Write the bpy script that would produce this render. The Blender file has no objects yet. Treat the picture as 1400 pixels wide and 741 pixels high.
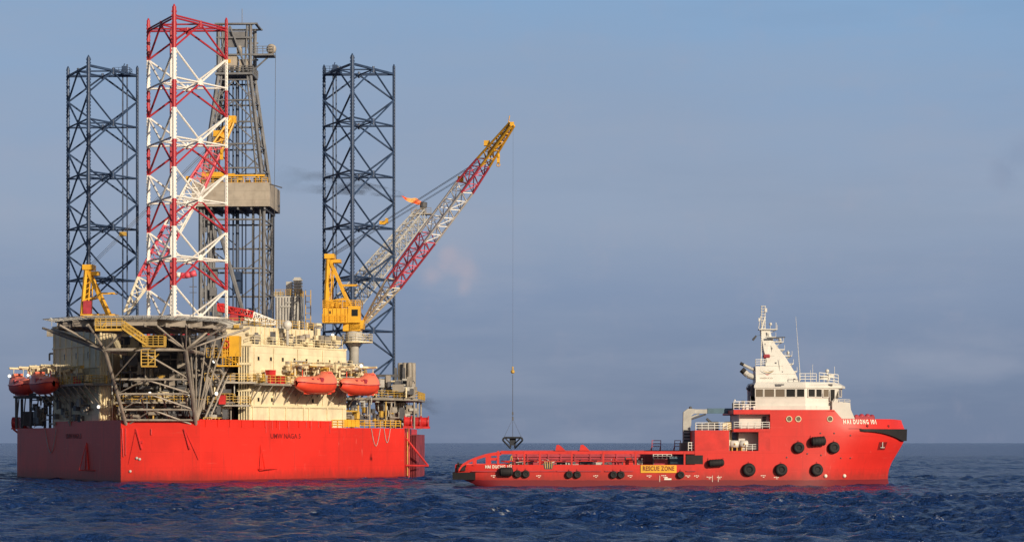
import bpy, math, random
import numpy as np
from mathutils import Vector, Matrix
rad = math.radians
S = bpy.context.scene
COL = S.collection
F = 2900.0            # focal length in photo pixels (1400 wide)
CAMH = 5.5            # eye height above the sea
HORIZ = 605.0
SUN_AZ, SUN_EL = 35.0, 18.0     # azimuth to the right of "behind the camera"

# ------------------------------------------------------------------ materials
MATS = {}
def nodes_of(name):
    m = bpy.data.materials.new(name); m.use_nodes = True
    nt = m.node_tree; b = nt.nodes['Principled BSDF']
    return m, nt, b
def N(nt, t, **kw):
    n = nt.nodes.new(t)
    for k, v in kw.items():
        if k.startswith('i_'):
            key = k[2:]; key = int(key) if key.isdigit() else key
            n.inputs[key].default_value = v
        else: setattr(n, k, v)
    return n
def math_n(nt, op, a=None, b=None, c=None):
    n = nt.nodes.new('ShaderNodeMath'); n.operation = op
    for i, v in enumerate((a, b, c)):
        if v is None: continue
        if isinstance(v, (int, float)): n.inputs[i].default_value = v
        else: nt.links.new(v, n.inputs[i])
    return n.outputs[0]
def mix_c(nt, fac, a, b, mode='MIX'):
    n = nt.nodes.new('ShaderNodeMix'); n.data_type = 'RGBA'; n.blend_type = mode
    for i, v in ((0, fac), (6, a), (7, b)):
        if isinstance(v, (int, float)): n.inputs[i].default_value = v
        elif isinstance(v, tuple): n.inputs[i].default_value = v if len(v) == 4 else (*v, 1)
        else: nt.links.new(v, n.inputs[i])
    return n.outputs[2]
def ramp(nt, fac, a, b):
    n = nt.nodes.new('ShaderNodeMapRange'); n.interpolation_type = 'SMOOTHSTEP'
    nt.links.new(fac, n.inputs[0]); n.inputs[1].default_value = a; n.inputs[2].default_value = b
    return n.outputs[0]
def noise(nt, scale, vec=None, detail=4, rough=.55, stretch=None):
    n = N(nt, 'ShaderNodeTexNoise'); n.inputs['Scale'].default_value = scale
    n.inputs['Detail'].default_value = detail; n.inputs['Roughness'].default_value = rough
    if vec is None:
        vec = N(nt, 'ShaderNodeTexCoord').outputs['Object']
    if stretch:
        mp = N(nt, 'ShaderNodeMapping'); mp.inputs['Scale'].default_value = stretch
        nt.links.new(vec, mp.inputs['Vector']); vec = mp.outputs['Vector']
    nt.links.new(vec, n.inputs['Vector'])
    return n.outputs['Fac']
RUST = (.16, .06, .025)
def paint(name, col, rough=.45, var=.18, rust=.15, metal=0.0, scale=.6, rustcol=RUST, bump=.0, plates=0, dirt=.0):
    if name in MATS: return MATS[name]
    m, nt, b = nodes_of(name)
    co = N(nt, 'ShaderNodeTexCoord').outputs['Object']
    n1 = noise(nt, scale, co, 5, .6)
    dark = tuple(c*(1-var*1.6) for c in col); lite = tuple(min(1, c*(1+var*.5)) for c in col)
    c = mix_c(nt, ramp(nt, n1, .3, .7), dark, lite)
    if plates:
        br = N(nt, 'ShaderNodeTexBrick'); br.inputs['Scale'].default_value = 1
        br.inputs['Mortar Size'].default_value = .035; br.inputs['Brick Width'].default_value = plates*2.2
        br.inputs['Row Height'].default_value = plates
        cx = N(nt, 'ShaderNodeCombineXYZ'); sp = N(nt, 'ShaderNodeSeparateXYZ')
        nt.links.new(co, sp.inputs[0])
        s = math_n(nt, 'ADD', sp.outputs[0], math_n(nt, 'MULTIPLY', sp.outputs[1], 1.21))
        nt.links.new(s, cx.inputs[0]); nt.links.new(sp.outputs[2], cx.inputs[1])
        nt.links.new(cx.outputs[0], br.inputs['Vector'])
        br.inputs['Color1'].default_value = (1, 1, 1, 1); br.inputs['Color2'].default_value = (.93, .93, .93, 1)
        br.inputs['Mortar'].default_value = (.72, .70, .70, 1)
        c = mix_c(nt, .75, c, br.outputs['Color'], 'MULTIPLY')
    if dirt:
        n4 = noise(nt, .9, co, 6, .65, (1, 1, .16))
        c = mix_c(nt, math_n(nt, 'MULTIPLY', ramp(nt, n4, .5, .78), dirt), c, tuple(x*.35 + .01 for x in col))
    if rust:
        n2 = noise(nt, 1.7, co, 6, .7, (1, 1, .22))
        c = mix_c(nt, math_n(nt, 'MULTIPLY', ramp(nt, n2, .60, .72), rust*2.6), c, rustcol)
    nt.links.new(c, b.inputs['Base Color'])
    n3 = noise(nt, 3.0, co, 3)
    nt.links.new(math_n(nt, 'MULTIPLY_ADD', n3, .3, rough-.15), b.inputs['Roughness'])
    b.inputs['Metallic'].default_value = metal
    if bump:
        bp = N(nt, 'ShaderNodeBump'); bp.inputs['Strength'].default_value = bump; bp.inputs['Distance'].default_value = .05
        nt.links.new(noise(nt, .8, co, 3), bp.inputs['Height']); nt.links.new(bp.outputs[0], b.inputs['Normal'])
    MATS[name] = m
    return m
def stripes_z(name, white, red, z0, wlen, period):
    m, nt, b = nodes_of(name)
    co = N(nt, 'ShaderNodeTexCoord').outputs['Object']
    sp = N(nt, 'ShaderNodeSeparateXYZ'); nt.links.new(co, sp.inputs[0])
    v = math_n(nt, 'SUBTRACT', z0, sp.outputs[2])
    md = math_n(nt, 'MODULO', v, period)
    w = math_n(nt, 'MULTIPLY', math_n(nt, 'LESS_THAN', md, wlen), math_n(nt, 'GREATER_THAN', v, 0.0))
    c = mix_c(nt, w, red, white)
    n2 = noise(nt, 1.5, co, 5, .65, (1, 1, .3))
    c = mix_c(nt, math_n(nt, 'MULTIPLY', ramp(nt, n2, .55, .75), .45), c, (.22, .12, .09))
    nt.links.new(c, b.inputs['Base Color']); b.inputs['Roughness'].default_value = .5
    return m
def emit(name, col, s):
    m, nt, b = nodes_of(name)
    b.inputs['Base Color'].default_value = (*col, 1)
    b.inputs['Emission Color'].default_value = (*col, 1); b.inputs['Emission Strength'].default_value = s
    return m
def hull_paint(name, col, boot, zb, seed=0.0, dirt=.35):
    """red ship side: welded plates, run-off streaks and a darker boot below zb"""
    m, nt, b = nodes_of(name)
    co = N(nt, 'ShaderNodeTexCoord').outputs['Object']
    sp = N(nt, 'ShaderNodeSeparateXYZ'); nt.links.new(co, sp.inputs[0])
    n1 = noise(nt, .12, co, 5, .6)
    c = mix_c(nt, ramp(nt, n1, .3, .7), tuple(x*.80 for x in col), col)
    cx = N(nt, 'ShaderNodeCombineXYZ')
    nt.links.new(math_n(nt, 'ADD', sp.outputs[0], math_n(nt, 'MULTIPLY', sp.outputs[1], 1.3)), cx.inputs[0])
    nt.links.new(sp.outputs[2], cx.inputs[1])
    br = N(nt, 'ShaderNodeTexBrick'); br.inputs['Scale'].default_value = 1; br.inputs['Mortar Size'].default_value = .03
    br.inputs['Brick Width'].default_value = 6; br.inputs['Row Height'].default_value = 2.1
    br.inputs['Color1'].default_value = (1, 1, 1, 1); br.inputs['Color2'].default_value = (.93, .93, .93, 1); br.inputs['Mortar'].default_value = (.8, .78, .78, 1)
    nt.links.new(cx.outputs[0], br.inputs['Vector'])
    c = mix_c(nt, .55, c, br.outputs['Color'], 'MULTIPLY')
    n2 = noise(nt, 1.1, co, 6, .7, (1, 1, .07))
    c = mix_c(nt, math_n(nt, 'MULTIPLY', ramp(nt, n2, .52, .78), dirt), c, (.20, .03, .025))
    n4 = noise(nt, 2.6, co, 4, .6, (1, 1, .12))
    c = mix_c(nt, math_n(nt, 'MULTIPLY', ramp(nt, n4, .66, .74), .35), c, (.75, .25, .2))
    n7 = noise(nt, 1.3, co, 5, .65, (.16, .16, 3.2))
    c = mix_c(nt, math_n(nt, 'MULTIPLY', ramp(nt, n7, .64, .72), .30), c, (.78, .20, .15))
    n8 = noise(nt, 1.6, co, 6, .7, (1, 1, .3))
    gr = math_n(nt, 'SUBTRACT', 1.0, ramp(nt, math_n(nt, 'MULTIPLY_ADD', n8, -2.2, sp.outputs[2]), zb-1.4, zb+.7))
    c = mix_c(nt, math_n(nt, 'MULTIPLY', gr, .6), c, (.13, .025, .02))
    n5 = noise(nt, .7, co, 3)
    lim = math_n(nt, 'MULTIPLY_ADD', n5, .25, zb-.12)
    c = mix_c(nt, math_n(nt, 'LESS_THAN', sp.outputs[2], lim), c, boot)
    nt.links.new(c, b.inputs['Base Color'])
    b.inputs['Roughness'].default_value = .42
    bp = N(nt, 'ShaderNodeBump'); bp.inputs['Strength'].default_value = .25; bp.inputs['Distance'].default_value = .05
    nt.links.new(noise(nt, .5, co, 2), bp.inputs['Height']); nt.links.new(bp.outputs[0], b.inputs['Normal'])
    return m

RED = (.78, .030, .018)
M_RIGRED = hull_paint('rig_red', RED, (.20, .016, .016), .35, dirt=.45)
M_VRED = hull_paint('vessel_red', (.69, .028, .020), (.17, .014, .02), .80, dirt=.28)
M_VREDP = paint('vessel_red_plain', (.65, .027, .020), .45, .12, .06)
M_REDP = paint('red_paint', (.62, .03, .03), .45, .2, .15)
M_MAROON = paint('faded_and_shaded_red', (.42, .04, .06), .5, .2, .15)
M_CREAM = paint('cream_paint', (.80, .68, .46), .5, .09, .14, plates=2.6, dirt=.28)
M_CREAMP = paint('cream_trim', (.80, .68, .44), .5, .12, .2)
M_GREY = paint('grey_steel', (.33, .29, .24), .55, .2, .25)
M_TRUSS = paint('truss_grey', (.36, .31, .26), .55, .2, .3)
M_LGREY = paint('light_grey', (.50, .48, .44), .5, .15, .15)
M_DGREY = paint('dark_grey', (.10, .10, .11), .6, .25, .2)
M_NAVY = paint('navy_leg', (.034, .064, .135), .5, .2, .1)
M_YEL = paint('yellow_paint', (.80, .42, .03), .45, .12, .18)
M_YRAIL = paint('yellow_rail', (.62, .38, .07), .5, .2, .2)
M_TAN = paint('tan_wall', (.43, .37, .30), .65, .12, .14, dirt=.45, plates=1.5)
M_WHITE = paint('white_paint', (.70, .67, .61), .45, .06, .08, dirt=.12)
M_WRAIL = paint('white_rail', (.78, .75, .69), .5, .06, .06)
M_BLACK = paint('black_rubber', (.013, .011, .012), .75, .3, 0)
M_ORANGE = paint('orange_shell', (.80, .075, .035), .38, .08, .05)
M_SALMON = paint('sunlit_orange_shell', (.88, .20, .12), .4, .08, .05)  # paler copy of the orange: sunlight on the canopy put into the colour
M_DERRICK = paint('derrick_steel', (.19, .19, .20), .55, .2, .2)
M_LEG = stripes_z('red_white_leg', (.82, .78, .72), (.42, .025, .04), 61.0, 4.45, 8.35)
M_BOOMW = paint('boom_white', (.86, .82, .76), .5, .06, .05)
M_BOOMC = paint('boom_cream', (.84, .76, .60), .5, .06, .06)
M_BOOMR = paint('boom_red', (.72, .09, .13), .5, .1, .05)
M_TXTW = paint('white_lettering', (.85, .80, .68), .5, .05, 0)
M_TXTD = paint('dark_red_lettering', (.20, .012, .012), .5, .05, 0)
M_LAMP = emit('lamp_glow', (1, .95, .85), 2.2)
M_HELI = paint('helideck_plate', (.20, .20, .20), .6, .2, .1)
M_BLUE = paint('steel_blue', (.10, .19, .26), .5, .2, .1)
def glass(name, col=(.012, .014, .018)):
    m, nt, b = nodes_of(name); b.inputs['Base Color'].default_value = (*col, 1); b.inputs['Roughness'].default_value = .08
    return m
M_GLASS = glass('window_glass')
M_GLASSB = glass('window_glass_blind', (.16, .13, .10))

# ------------------------------------------------------------------ mesh builder
class MB:
    def __init__(s): s.v = []; s.f = []; s.mi = []; s.mats = []; s.cur = 0; s.sm = []; s.smooth = False
    def use(s, mat):
        if mat not in s.mats: s.mats.append(mat)
        s.cur = s.mats.index(mat); return s
    def face(s, idx): s.f.append(idx); s.mi.append(s.cur); s.sm.append(s.smooth)
    def add(s, vs, fs):
        o = len(s.v); s.v += [tuple(p) for p in vs]
        for f in fs: s.face([i+o for i in f])
    def hexa(s, p):   # 8 points: bottom 4 ccw, top 4
        s.add(p, [(3,2,1,0), (4,5,6,7), (0,1,5,4), (1,2,6,5), (2,3,7,6), (3,0,4,7)])
    def box(s, c, d, rz=0):
        x, y, z = d[0]/2, d[1]/2, d[2]/2; cs, sn = math.cos(rz), math.sin(rz)
        p = []
        for zz in (-z, z):
            for a, b in ((-x,-y), (x,-y), (x,y), (-x,y)):
                p.append((c[0]+a*cs-b*sn, c[1]+a*sn+b*cs, c[2]+zz))
        s.hexa(p)
    def b2(s, a, b):
        s.box([(a[i]+b[i])/2 for i in range(3)], [abs(b[i]-a[i]) for i in range(3)])
    def tube(s, p, q, r, n=6, r2=None, caps=True):
        p = Vector(p); q = Vector(q); d = q-p
        if d.length < 1e-5: return
        d.normalize(); u = d.orthogonal().normalized()
        if abs(d.z) < .99: u = d.cross(Vector((0,0,1))).normalized()
        w = d.cross(u); r2 = r if r2 is None else r2
        vs = []
        for c, rr in ((p, r), (q, r2)):
            for k in range(n):
                a = 2*math.pi*(k+.5)/n; vs.append(c+u*(rr*math.cos(a))+w*(rr*math.sin(a)))
        fs = [(k, (k+1) % n, n+(k+1) % n, n+k) for k in range(n)]
        if caps: fs += [tuple(range(n-1, -1, -1)), tuple(range(n, 2*n))]
        s.add(vs, fs)
    def path(s, pts, r, n=6):
        for a, b in zip(pts, pts[1:]): s.tube(a, b, r, n)
    def prism(s, poly, z0, z1):
        n = len(poly)
        vs = [(x, y, z0) for x, y in poly]+[(x, y, z1) for x, y in poly]
        s.add(vs, [tuple(range(n-1, -1, -1)), tuple(range(n, 2*n))]+[(k, (k+1) % n, n+(k+1) % n, n+k) for k in range(n)])
    def prism_y(s, poly, y0, y1, taper=None):   # profile in x,z extruded along y
        n = len(poly)
        vs = [(x, y0, z) for x, z in poly]+[(x, y1, z) for x, z in poly]
        s.add(vs, [tuple(range(n)), tuple(range(2*n-1, n-1, -1))]+[(k, n+k, n+(k+1) % n, (k+1) % n) for k in range(n)])
    def lathe(s, c, prof, n=16, axis='z'):
        vs = []
        for r, h in prof:
            for k in range(n):
                a = 2*math.pi*k/n; x, y = r*math.cos(a), r*math.sin(a)
                if axis == 'z': vs.append((c[0]+x, c[1]+y, c[2]+h))
                elif axis == 'y': vs.append((c[0]+x, c[1]+h, c[2]+y))
                else: vs.append((c[0]+h, c[1]+x, c[2]+y))
        fs = []
        for j in range(len(prof)-1):
            for k in range(n): fs.append((j*n+k, j*n+(k+1) % n, (j+1)*n+(k+1) % n, (j+1)*n+k))
        fs += [tuple(range(n-1, -1, -1)), tuple(range((len(prof)-1)*n, len(prof)*n))]
        s.add(vs, fs)
    def ball(s, c, r, n=10):
        pr = [(max(.001, r*math.sin(math.pi*j/n)), -r*math.cos(math.pi*j/n)) for j in range(n+1)]
        sm = s.smooth; s.smooth = True; s.lathe(c, pr, n+2); s.smooth = sm
    def torus(s, c, R, r, axis='y', n=20, m=8):
        vs = []; fs = []
        for i in range(n):
            a = 2*math.pi*i/n
            for j in range(m):
                b = 2*math.pi*j/m; rr = R+r*math.cos(b); h = r*math.sin(b)
                vs.append((c[0]+rr*math.cos(a), c[1]+h, c[2]+rr*math.sin(a)) if axis == 'y' else (c[0]+rr*math.cos(a), c[1]+rr*math.sin(a), c[2]+h))
        for i in range(n):
            for j in range(m): fs.append((i*m+j, i*m+(j+1) % m, ((i+1) % n)*m+(j+1) % m, ((i+1) % n)*m+j))
        s.smooth = True; s.add(vs, fs); s.smooth = False
    def rail(s, pts, h=1.1, sp=1.5, r=.045, rows=3):
        for a, b in zip(pts, pts[1:]):
            a = Vector(a); b = Vector(b); L = (b-a).length; k = max(1, round(L/sp))
            for j in range(k+1):
                p = a.lerp(b, j/k); s.tube(p, p+Vector((0,0,h)), r, 4)
            for q in range(rows):
                z = Vector((0,0,h*(q+1)/rows)); s.tube(a+z, b+z, r, 4)
    def lattice(s, A, B, wa, wb, ha, hb, n, rc, rb, up=Vector((0,0,1)), cross=False):
        """four-chord lattice from A to B; widths wa..wb, heights ha..hb"""
        A = Vector(A); B = Vector(B); d = (B-A).normalized(); sd = d.cross(up).normalized(); u = sd.cross(d)
        def P(t, i, j): return A.lerp(B, t)+sd*((wa+(wb-wa)*t)*.5*i)+u*((ha+(hb-ha)*t)*.5*j)
        cs = ((1,1), (1,-1), (-1,-1), (-1,1))
        for c in cs: s.tube(P(0,*c), P(1,*c), rc, 6)
        for k in range(n):
            t0, t1 = k/n, (k+1)/n
            for e in range(4):
                a, b = cs[e], cs[(e+1) % 4]
                if k % 2: a, b = b, a
                s.tube(P(t0,*a), P(t1,*b), rb, 4)
                if cross: s.tube(P(t0,*b), P(t1,*a), rb, 4)
                s.tube(P(t1,*a), P(t1,*b), rb, 4)
    def build(s, name, mat, parent=None, base=(0,0,0)):
        me = bpy.data.meshes.new(name)
        b = Vector(base)
        me.from_pydata([tuple(Vector(p)-b) for p in s.v], [], s.f)
        ms = s.mats if s.mats else [mat]
        for m in ms: me.materials.append(m)
        me.polygons.foreach_set('material_index', s.mi if s.mats else [0]*len(s.f))
        me.polygons.foreach_set('use_smooth', s.sm)
        me.update()
        o = bpy.data.objects.new(name, me); COL.objects.link(o)
        if parent is not None: o.parent = parent
        return o

def tag(o, label=None, cat=None, group=None, kind=None):
    if label: o['label'] = label
    if cat: o['category'] = cat
    if group: o['group'] = group
    if kind: o['kind'] = kind
    return o
class Frame:
    def __init__(s, loc, rz): s.loc = Vector(loc); s.rz = rz; s.M = Matrix.Translation(s.loc) @ Matrix.Rotation(rz, 4, 'Z'); s.I = s.M.inverted()
RIG = Frame((-47.3, 305, 0), rad(-2))
VES = Frame((21.5, 274, 0), 0)
WHOLE = {'hull', 'safety_net', 'emblem', 'draught_marks', 'boom', 'leg', 'chord', 'smoke', 'sling', 'support_truss', 'deck_beams'}
def clusters(mb, tol=.14):
    n = len(mb.v); par = list(range(n))
    def find(a):
        while par[a] != a: par[a] = par[par[a]]; a = par[a]
        return a
    for f in mb.f:
        a = find(f[0])
        for k in f[1:]: par[find(k)] = a
    roots = {}; fi = []
    for f in mb.f: fi.append(roots.setdefault(find(f[0]), len(roots)))
    m = len(roots)
    if m < 2: return None
    V_ = np.array(mb.v); lo = np.full((m, 3), 1e9); hi = np.full((m, 3), -1e9)
    vid = np.array([roots.get(find(k), 0) for k in range(n)])
    np.minimum.at(lo, vid, V_); np.maximum.at(hi, vid, V_)
    lab = -np.ones(m, int); c = 0
    for s0 in range(m):
        if lab[s0] >= 0: continue
        lab[s0] = c; st = [s0]
        while st:
            k = st.pop()
            hit = np.where((lab < 0) & np.all(lo <= hi[k]+tol, 1) & np.all(hi >= lo[k]-tol, 1))[0]
            lab[hit] = c; st += list(hit)
        c += 1
    if c < 2: return None
    return c, [lab[q] for q in fi]
def split_mb(mb, limit=45):
    r_ = clusters(mb)
    if not r_: return [mb], None
    c, fl = r_; out = []
    for k in range(c):
        o = MB(); o.mats = list(mb.mats); mp_ = {}
        for f, l, mi, sm in zip(mb.f, fl, mb.mi, mb.sm):
            if l != k: continue
            g = []
            for q in f:
                if q not in mp_: mp_[q] = len(o.v); o.v.append(mb.v[q])
                g.append(mp_[q])
            o.f.append(tuple(g)); o.mi.append(mi); o.sm.append(sm)
        out.append(o)
    def size(o): a = np.array(o.v); return -np.prod(np.sort(a.max(0)-a.min(0))[1:]+.05)
    out.sort(key=size)
    rest = None
    if len(out) > limit:
        rest = MB(); rest.mats = list(mb.mats)
        for o in out[limit:]:
            b_ = len(rest.v); rest.v += o.v; rest.f += [tuple(q+b_ for q in f) for f in o.f]; rest.mi += o.mi; rest.sm += o.sm
        out = out[:limit]
    return out, rest
class Thing:
    """an Empty at the thing's base; parts are given in the frame's coordinates"""
    def __init__(s, name, label, cat, fr, base=(0,0,0), group=None):
        s.base = Vector(base)
        o = bpy.data.objects.new(name, None); COL.objects.link(o); o.empty_display_size = .5
        o.location = fr.M @ s.base; o.rotation_euler = (0, 0, fr.rz)
        tag(o, label, cat, group); s.o = o
    def part(s, name, mb, mat=None, label=None):
        return s.sub(name, mb, mat, s.o, label)
    def sub(s, name, mb, mat, par, label=None):
        pieces, rest = ([mb], None) if name in WHOLE else split_mb(mb)
        first = None
        for q in pieces:
            o = q.build(name, mat, par, s.base)
            if label: o['label'] = label
            first = first or o
        if rest: tag(rest.build(name, mat, par, s.base), kind='stuff')
        return first
def solo(name, mb, mat, fr, base, label, cat, group=None):
    o = mb.build(name, mat, None, base); o.location = fr.M @ Vector(base); o.rotation_euler = (0,0,fr.rz)
    return tag(o, label, cat, group)
def copy_tree(o, parent=None):
    c = o.copy(); COL.objects.link(c); c.parent = parent
    for ch in list(o.children): copy_tree(ch, c)
    return c
def W(px, py, D): return Vector(((px-700)*D/F, D, CAMH+(HORIZ-py)*D/F))
def G(px, py, D): return RIG.I @ W(px, py, D)
def V(px, py, y=-7): D = VES.loc.y+y; return Vector(((px-700)*D/F-VES.loc.x, y, CAMH+(HORIZ-py)*D/F))
def text_mesh(name, txt, size, mat, parent, M, depth=.02, spacing=1.0, fit=None, bold=.012):
    cu = bpy.data.curves.new(name+'_curve', 'FONT'); cu.body = txt; cu.size = size; cu.extrude = depth; cu.offset = bold
    cu.space_character = spacing; cu.align_x = 'LEFT'; cu.resolution_u = 3
    t = bpy.data.objects.new(name+'_tmp', cu); COL.objects.link(t)
    bpy.context.view_layer.update()
    me = bpy.data.meshes.new_from_object(t.evaluated_get(bpy.context.evaluated_depsgraph_get()))
    bpy.data.objects.remove(t); bpy.data.curves.remove(cu)
    xs = [v.co.x for v in me.vertices]; ys = [v.co.y for v in me.vertices]
    x0, x1, y0, y1 = min(xs), max(xs), min(ys), max(ys)
    if fit:
        sx, sy = fit[0]/(x1-x0), fit[1]/(y1-y0)
        for v in me.vertices: v.co.x = (v.co.x-x0)*sx; v.co.y = (v.co.y-y0)*sy
    me.transform(M); me.materials.clear(); me.materials.append(mat); me.name = name
    o = bpy.data.objects.new(name, me); COL.objects.link(o); o.parent = parent
    return o
def basis(origin, ex, ey):
    ex = Vector(ex).normalized(); ey = Vector(ey).normalized(); ez = ex.cross(ey)
    M = Matrix.Identity(4)
    for i in range(3): M[i][0] = ex[i]; M[i][1] = ey[i]; M[i][2] = ez[i]; M[i][3] = origin[i]
    return M
def interp(tab, v):
    if v <= tab[0][0]: return tab[0][1]
    for (a, b), (c, d) in zip(tab, tab[1:]):
        if v <= c: return b+(d-b)*(v-a)/(c-a)
    return tab[-1][1]
rnd = random.Random(7)

# ------------------------------------------------------------------ sea
def make_sea():
    rows = [-4000, -1500, -500, -150, -40, 0, 25, 45, 55]
    y = 62.0
    while y < 900: rows.append(y); y *= 1.0029
    while y < 45000: rows.append(y); y *= 1.06
    rows.append(45000)
    xs = list(np.arange(0, 62, .38)); st = .38
    x = xs[-1]
    while x < 45000:
        st *= 1.022 if x < 400 else 1.2
        x += st; xs.append(x)
    xs = np.array(sorted([-v for v in xs[1:]]+xs)); ys = np.array(rows)
    X, Y = np.meshgrid(xs, ys)
    dx = np.gradient(xs)[None, :]; dy = np.gradient(ys)[:, None]
    R = np.random.RandomState(11)
    Z = np.zeros_like(X); GX = np.zeros_like(X)
    nw = 130
    lam = np.exp(R.uniform(math.log(.9), math.log(16), nw))
    th = rad(-62)+R.normal(0, .62, nw)
    ph = R.uniform(0, 2*math.pi, nw)
    amp = .0180*lam**.66*(1/(1+(lam/7)**3))
    sx = np.zeros_like(X); sy = np.zeros_like(X); curv = np.zeros_like(X)
    gust = .72+.38*np.sin(X*.021+Y*.013+1.2)*np.sin(Y*.03-X*.008)+.15*np.sin(X*.05+Y*.09)
    for l, t, p, a in zip(lam, th, ph, amp):
        k = 2*math.pi/l; cx, cy = math.cos(t), math.sin(t)
        phase = k*(X*cx+Y*cy)+p
        res = np.clip((l/np.maximum(dx*abs(cx), dy*abs(cy)*.9)-2.2)/2.2, 0, 1)*a
        if l < 8: res = res*gust
        s_, c_ = np.sin(phase), np.cos(phase)
        Z += res*c_; sx -= .85*cx*res*s_; sy -= .85*cy*res*s_
        curv += res*k*k*c_
    ny, nx = X.shape
    co = np.stack([X+sx, Y+sy, Z], -1).reshape(-1, 3)
    i = np.arange(ny*nx).reshape(ny, nx)
    q = np.stack([i[:-1,:-1], i[:-1,1:], i[1:,1:], i[1:,:-1]], -1).reshape(-1)
    me = bpy.data.meshes.new('sea'); nf = (ny-1)*(nx-1)
    me.vertices.add(len(co)); me.vertices.foreach_set('co', co.reshape(-1).astype(np.float32))
    me.loops.add(nf*4); me.loops.foreach_set('vertex_index', q.astype(np.int32))
    me.polygons.add(nf); me.polygons.foreach_set('loop_start', np.arange(0, nf*4, 4, dtype=np.int32))
    me.polygons.foreach_set('use_smooth', np.ones(nf, bool))
    at = me.attributes.new('crest', 'FLOAT', 'POINT')
    cr = (Z/ max(1e-6, Z[(Y > 60) & (Y < 300)].std()))
    at.data.foreach_set('value', (cr*np.clip(curv, 0, 3)).reshape(-1).astype(np.float32))
    vx0, vx1, vy = -6.5, 46.5, 267.0          # vessel waterline
    dv = np.hypot(np.maximum(np.maximum(vx0-X, X-vx1), 0), np.maximum(vy-Y, 0)*(Y < vy))
    dv = np.where(Y > vy+1, 9.0, dv)
    def seg(ax, ay, bx, by):
        t = np.clip(((X-ax)*(bx-ax)+(Y-ay)*(by-ay))/((bx-ax)**2+(by-ay)**2), 0, 1); return np.hypot(X-ax-t*(bx-ax), Y-ay-t*(by-ay))
    hp = [(-76.5, 328), (-53.5, 290.2), (-42.6, 289.8), (-16.6, 326)]
    dh = np.minimum.reduce([seg(*hp[k], *hp[k+1]) for k in range(3)])
    wa = me.attributes.new('wash', 'FLOAT', 'POINT')
    wa.data.foreach_set('value', np.maximum(np.exp(-dv/1.1), .8*np.exp(-dh/1.0)).reshape(-1).astype(np.float32))
    me.update(); me.validate()
    m, nt, b = nodes_of('sea_water')
    b.inputs['Base Color'].default_value = (.010, .037, .140, 1)
    b.inputs['IOR'].default_value = 1.333; b.inputs['Specular IOR Level'].default_value = .36
    co_ = N(nt, 'ShaderNodeTexCoord').outputs['Object']
    n1 = noise(nt, 1.1, co_, 8, .62, (1, 1.25, 1)); n2 = noise(nt, .22, co_, 6, .6, (1, 1.6, 1))
    bp = N(nt, 'ShaderNodeBump'); bp.inputs['Strength'].default_value = 1; bp.inputs['Distance'].default_value = .45
    bp2 = N(nt, 'ShaderNodeBump'); bp2.inputs['Strength'].default_value = 1; bp2.inputs['Distance'].default_value = 4.0
    nt.links.new(n1, bp.inputs['Height']); nt.links.new(n2, bp2.inputs['Height']); nt.links.new(bp2.outputs[0], bp.inputs['Normal'])
    nt.links.new(bp.outputs[0], b.inputs['Normal'])
    a = N(nt, 'ShaderNodeAttribute', attribute_name='crest')
    n3 = noise(nt, 2.2, co_, 5, .7)
    n5 = noise(nt, .06, co_, 3, .5)
    fo = math_n(nt, 'MULTIPLY', ramp(nt, a.outputs['Fac'], 1.9, 3.2), ramp(nt, n3, .54, .66))
    fo = math_n(nt, 'MULTIPLY', fo, ramp(nt, n5, .52, .62))
    a2 = N(nt, 'ShaderNodeAttribute', attribute_name='wash')
    n9 = noise(nt, 1.5, co_, 6, .7)
    fo = math_n(nt, 'MAXIMUM', fo, math_n(nt, 'MULTIPLY', math_n(nt, 'MULTIPLY', ramp(nt, a2.outputs['Fac'], .15, .8), ramp(nt, n9, .56, .68)), .75))
    c = mix_c(nt, fo, (.010, .037, .140), (.55, .6, .65))
    nt.links.new(c, b.inputs['Base Color'])
    nt.links.new(math_n(nt, 'MULTIPLY_ADD', fo, .4, .14), b.inputs['Roughness'])
    me.materials.append(m)
    o = bpy.data.objects.new('sea', me); COL.objects.link(o)
    tag(o, 'dark blue choppy open sea reaching to the horizon', 'sea', kind='structure')
make_sea()

# ------------------------------------------------------------------ RIG
HULL = [(-5.7,-15), (5.2,-15), (30,22), (30,46.5), (22,48.5), (-22,48.5), (-30,46.5), (-30,22)]
A_R, B_R = Vector((5.2,-15)), Vector((30,22)); A_L, B_L = Vector((-5.7,-15)), Vector((-30,22))
dR = (B_R-A_R).normalized(); nR = Vector((dR.y, -dR.x)); dL = (B_L-A_L).normalized(); nL = Vector((-dL.y, dL.x))
LR = (B_R-A_R).length; LL = (B_L-A_L).length
def RS(s, off, z):  # point along the right (starboard) side: s metres from the bow corner, off metres outboard
    p = A_R+dR*s+nR*off; return Vector((p.x, p.y, z))
def LS(s, off, z):
    p = A_L+dL*s+nL*off; return Vector((p.x, p.y, z))
rig = Thing('jackup_rig', 'large red-hulled jack-up drilling platform with tall lattice legs and a cream deckhouse', 'drilling rig', RIG)

mb = MB()
mb.prism(HULL, -2.5, 7.7)
hull = rig.part('hull', mb, M_RIGRED)
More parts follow.
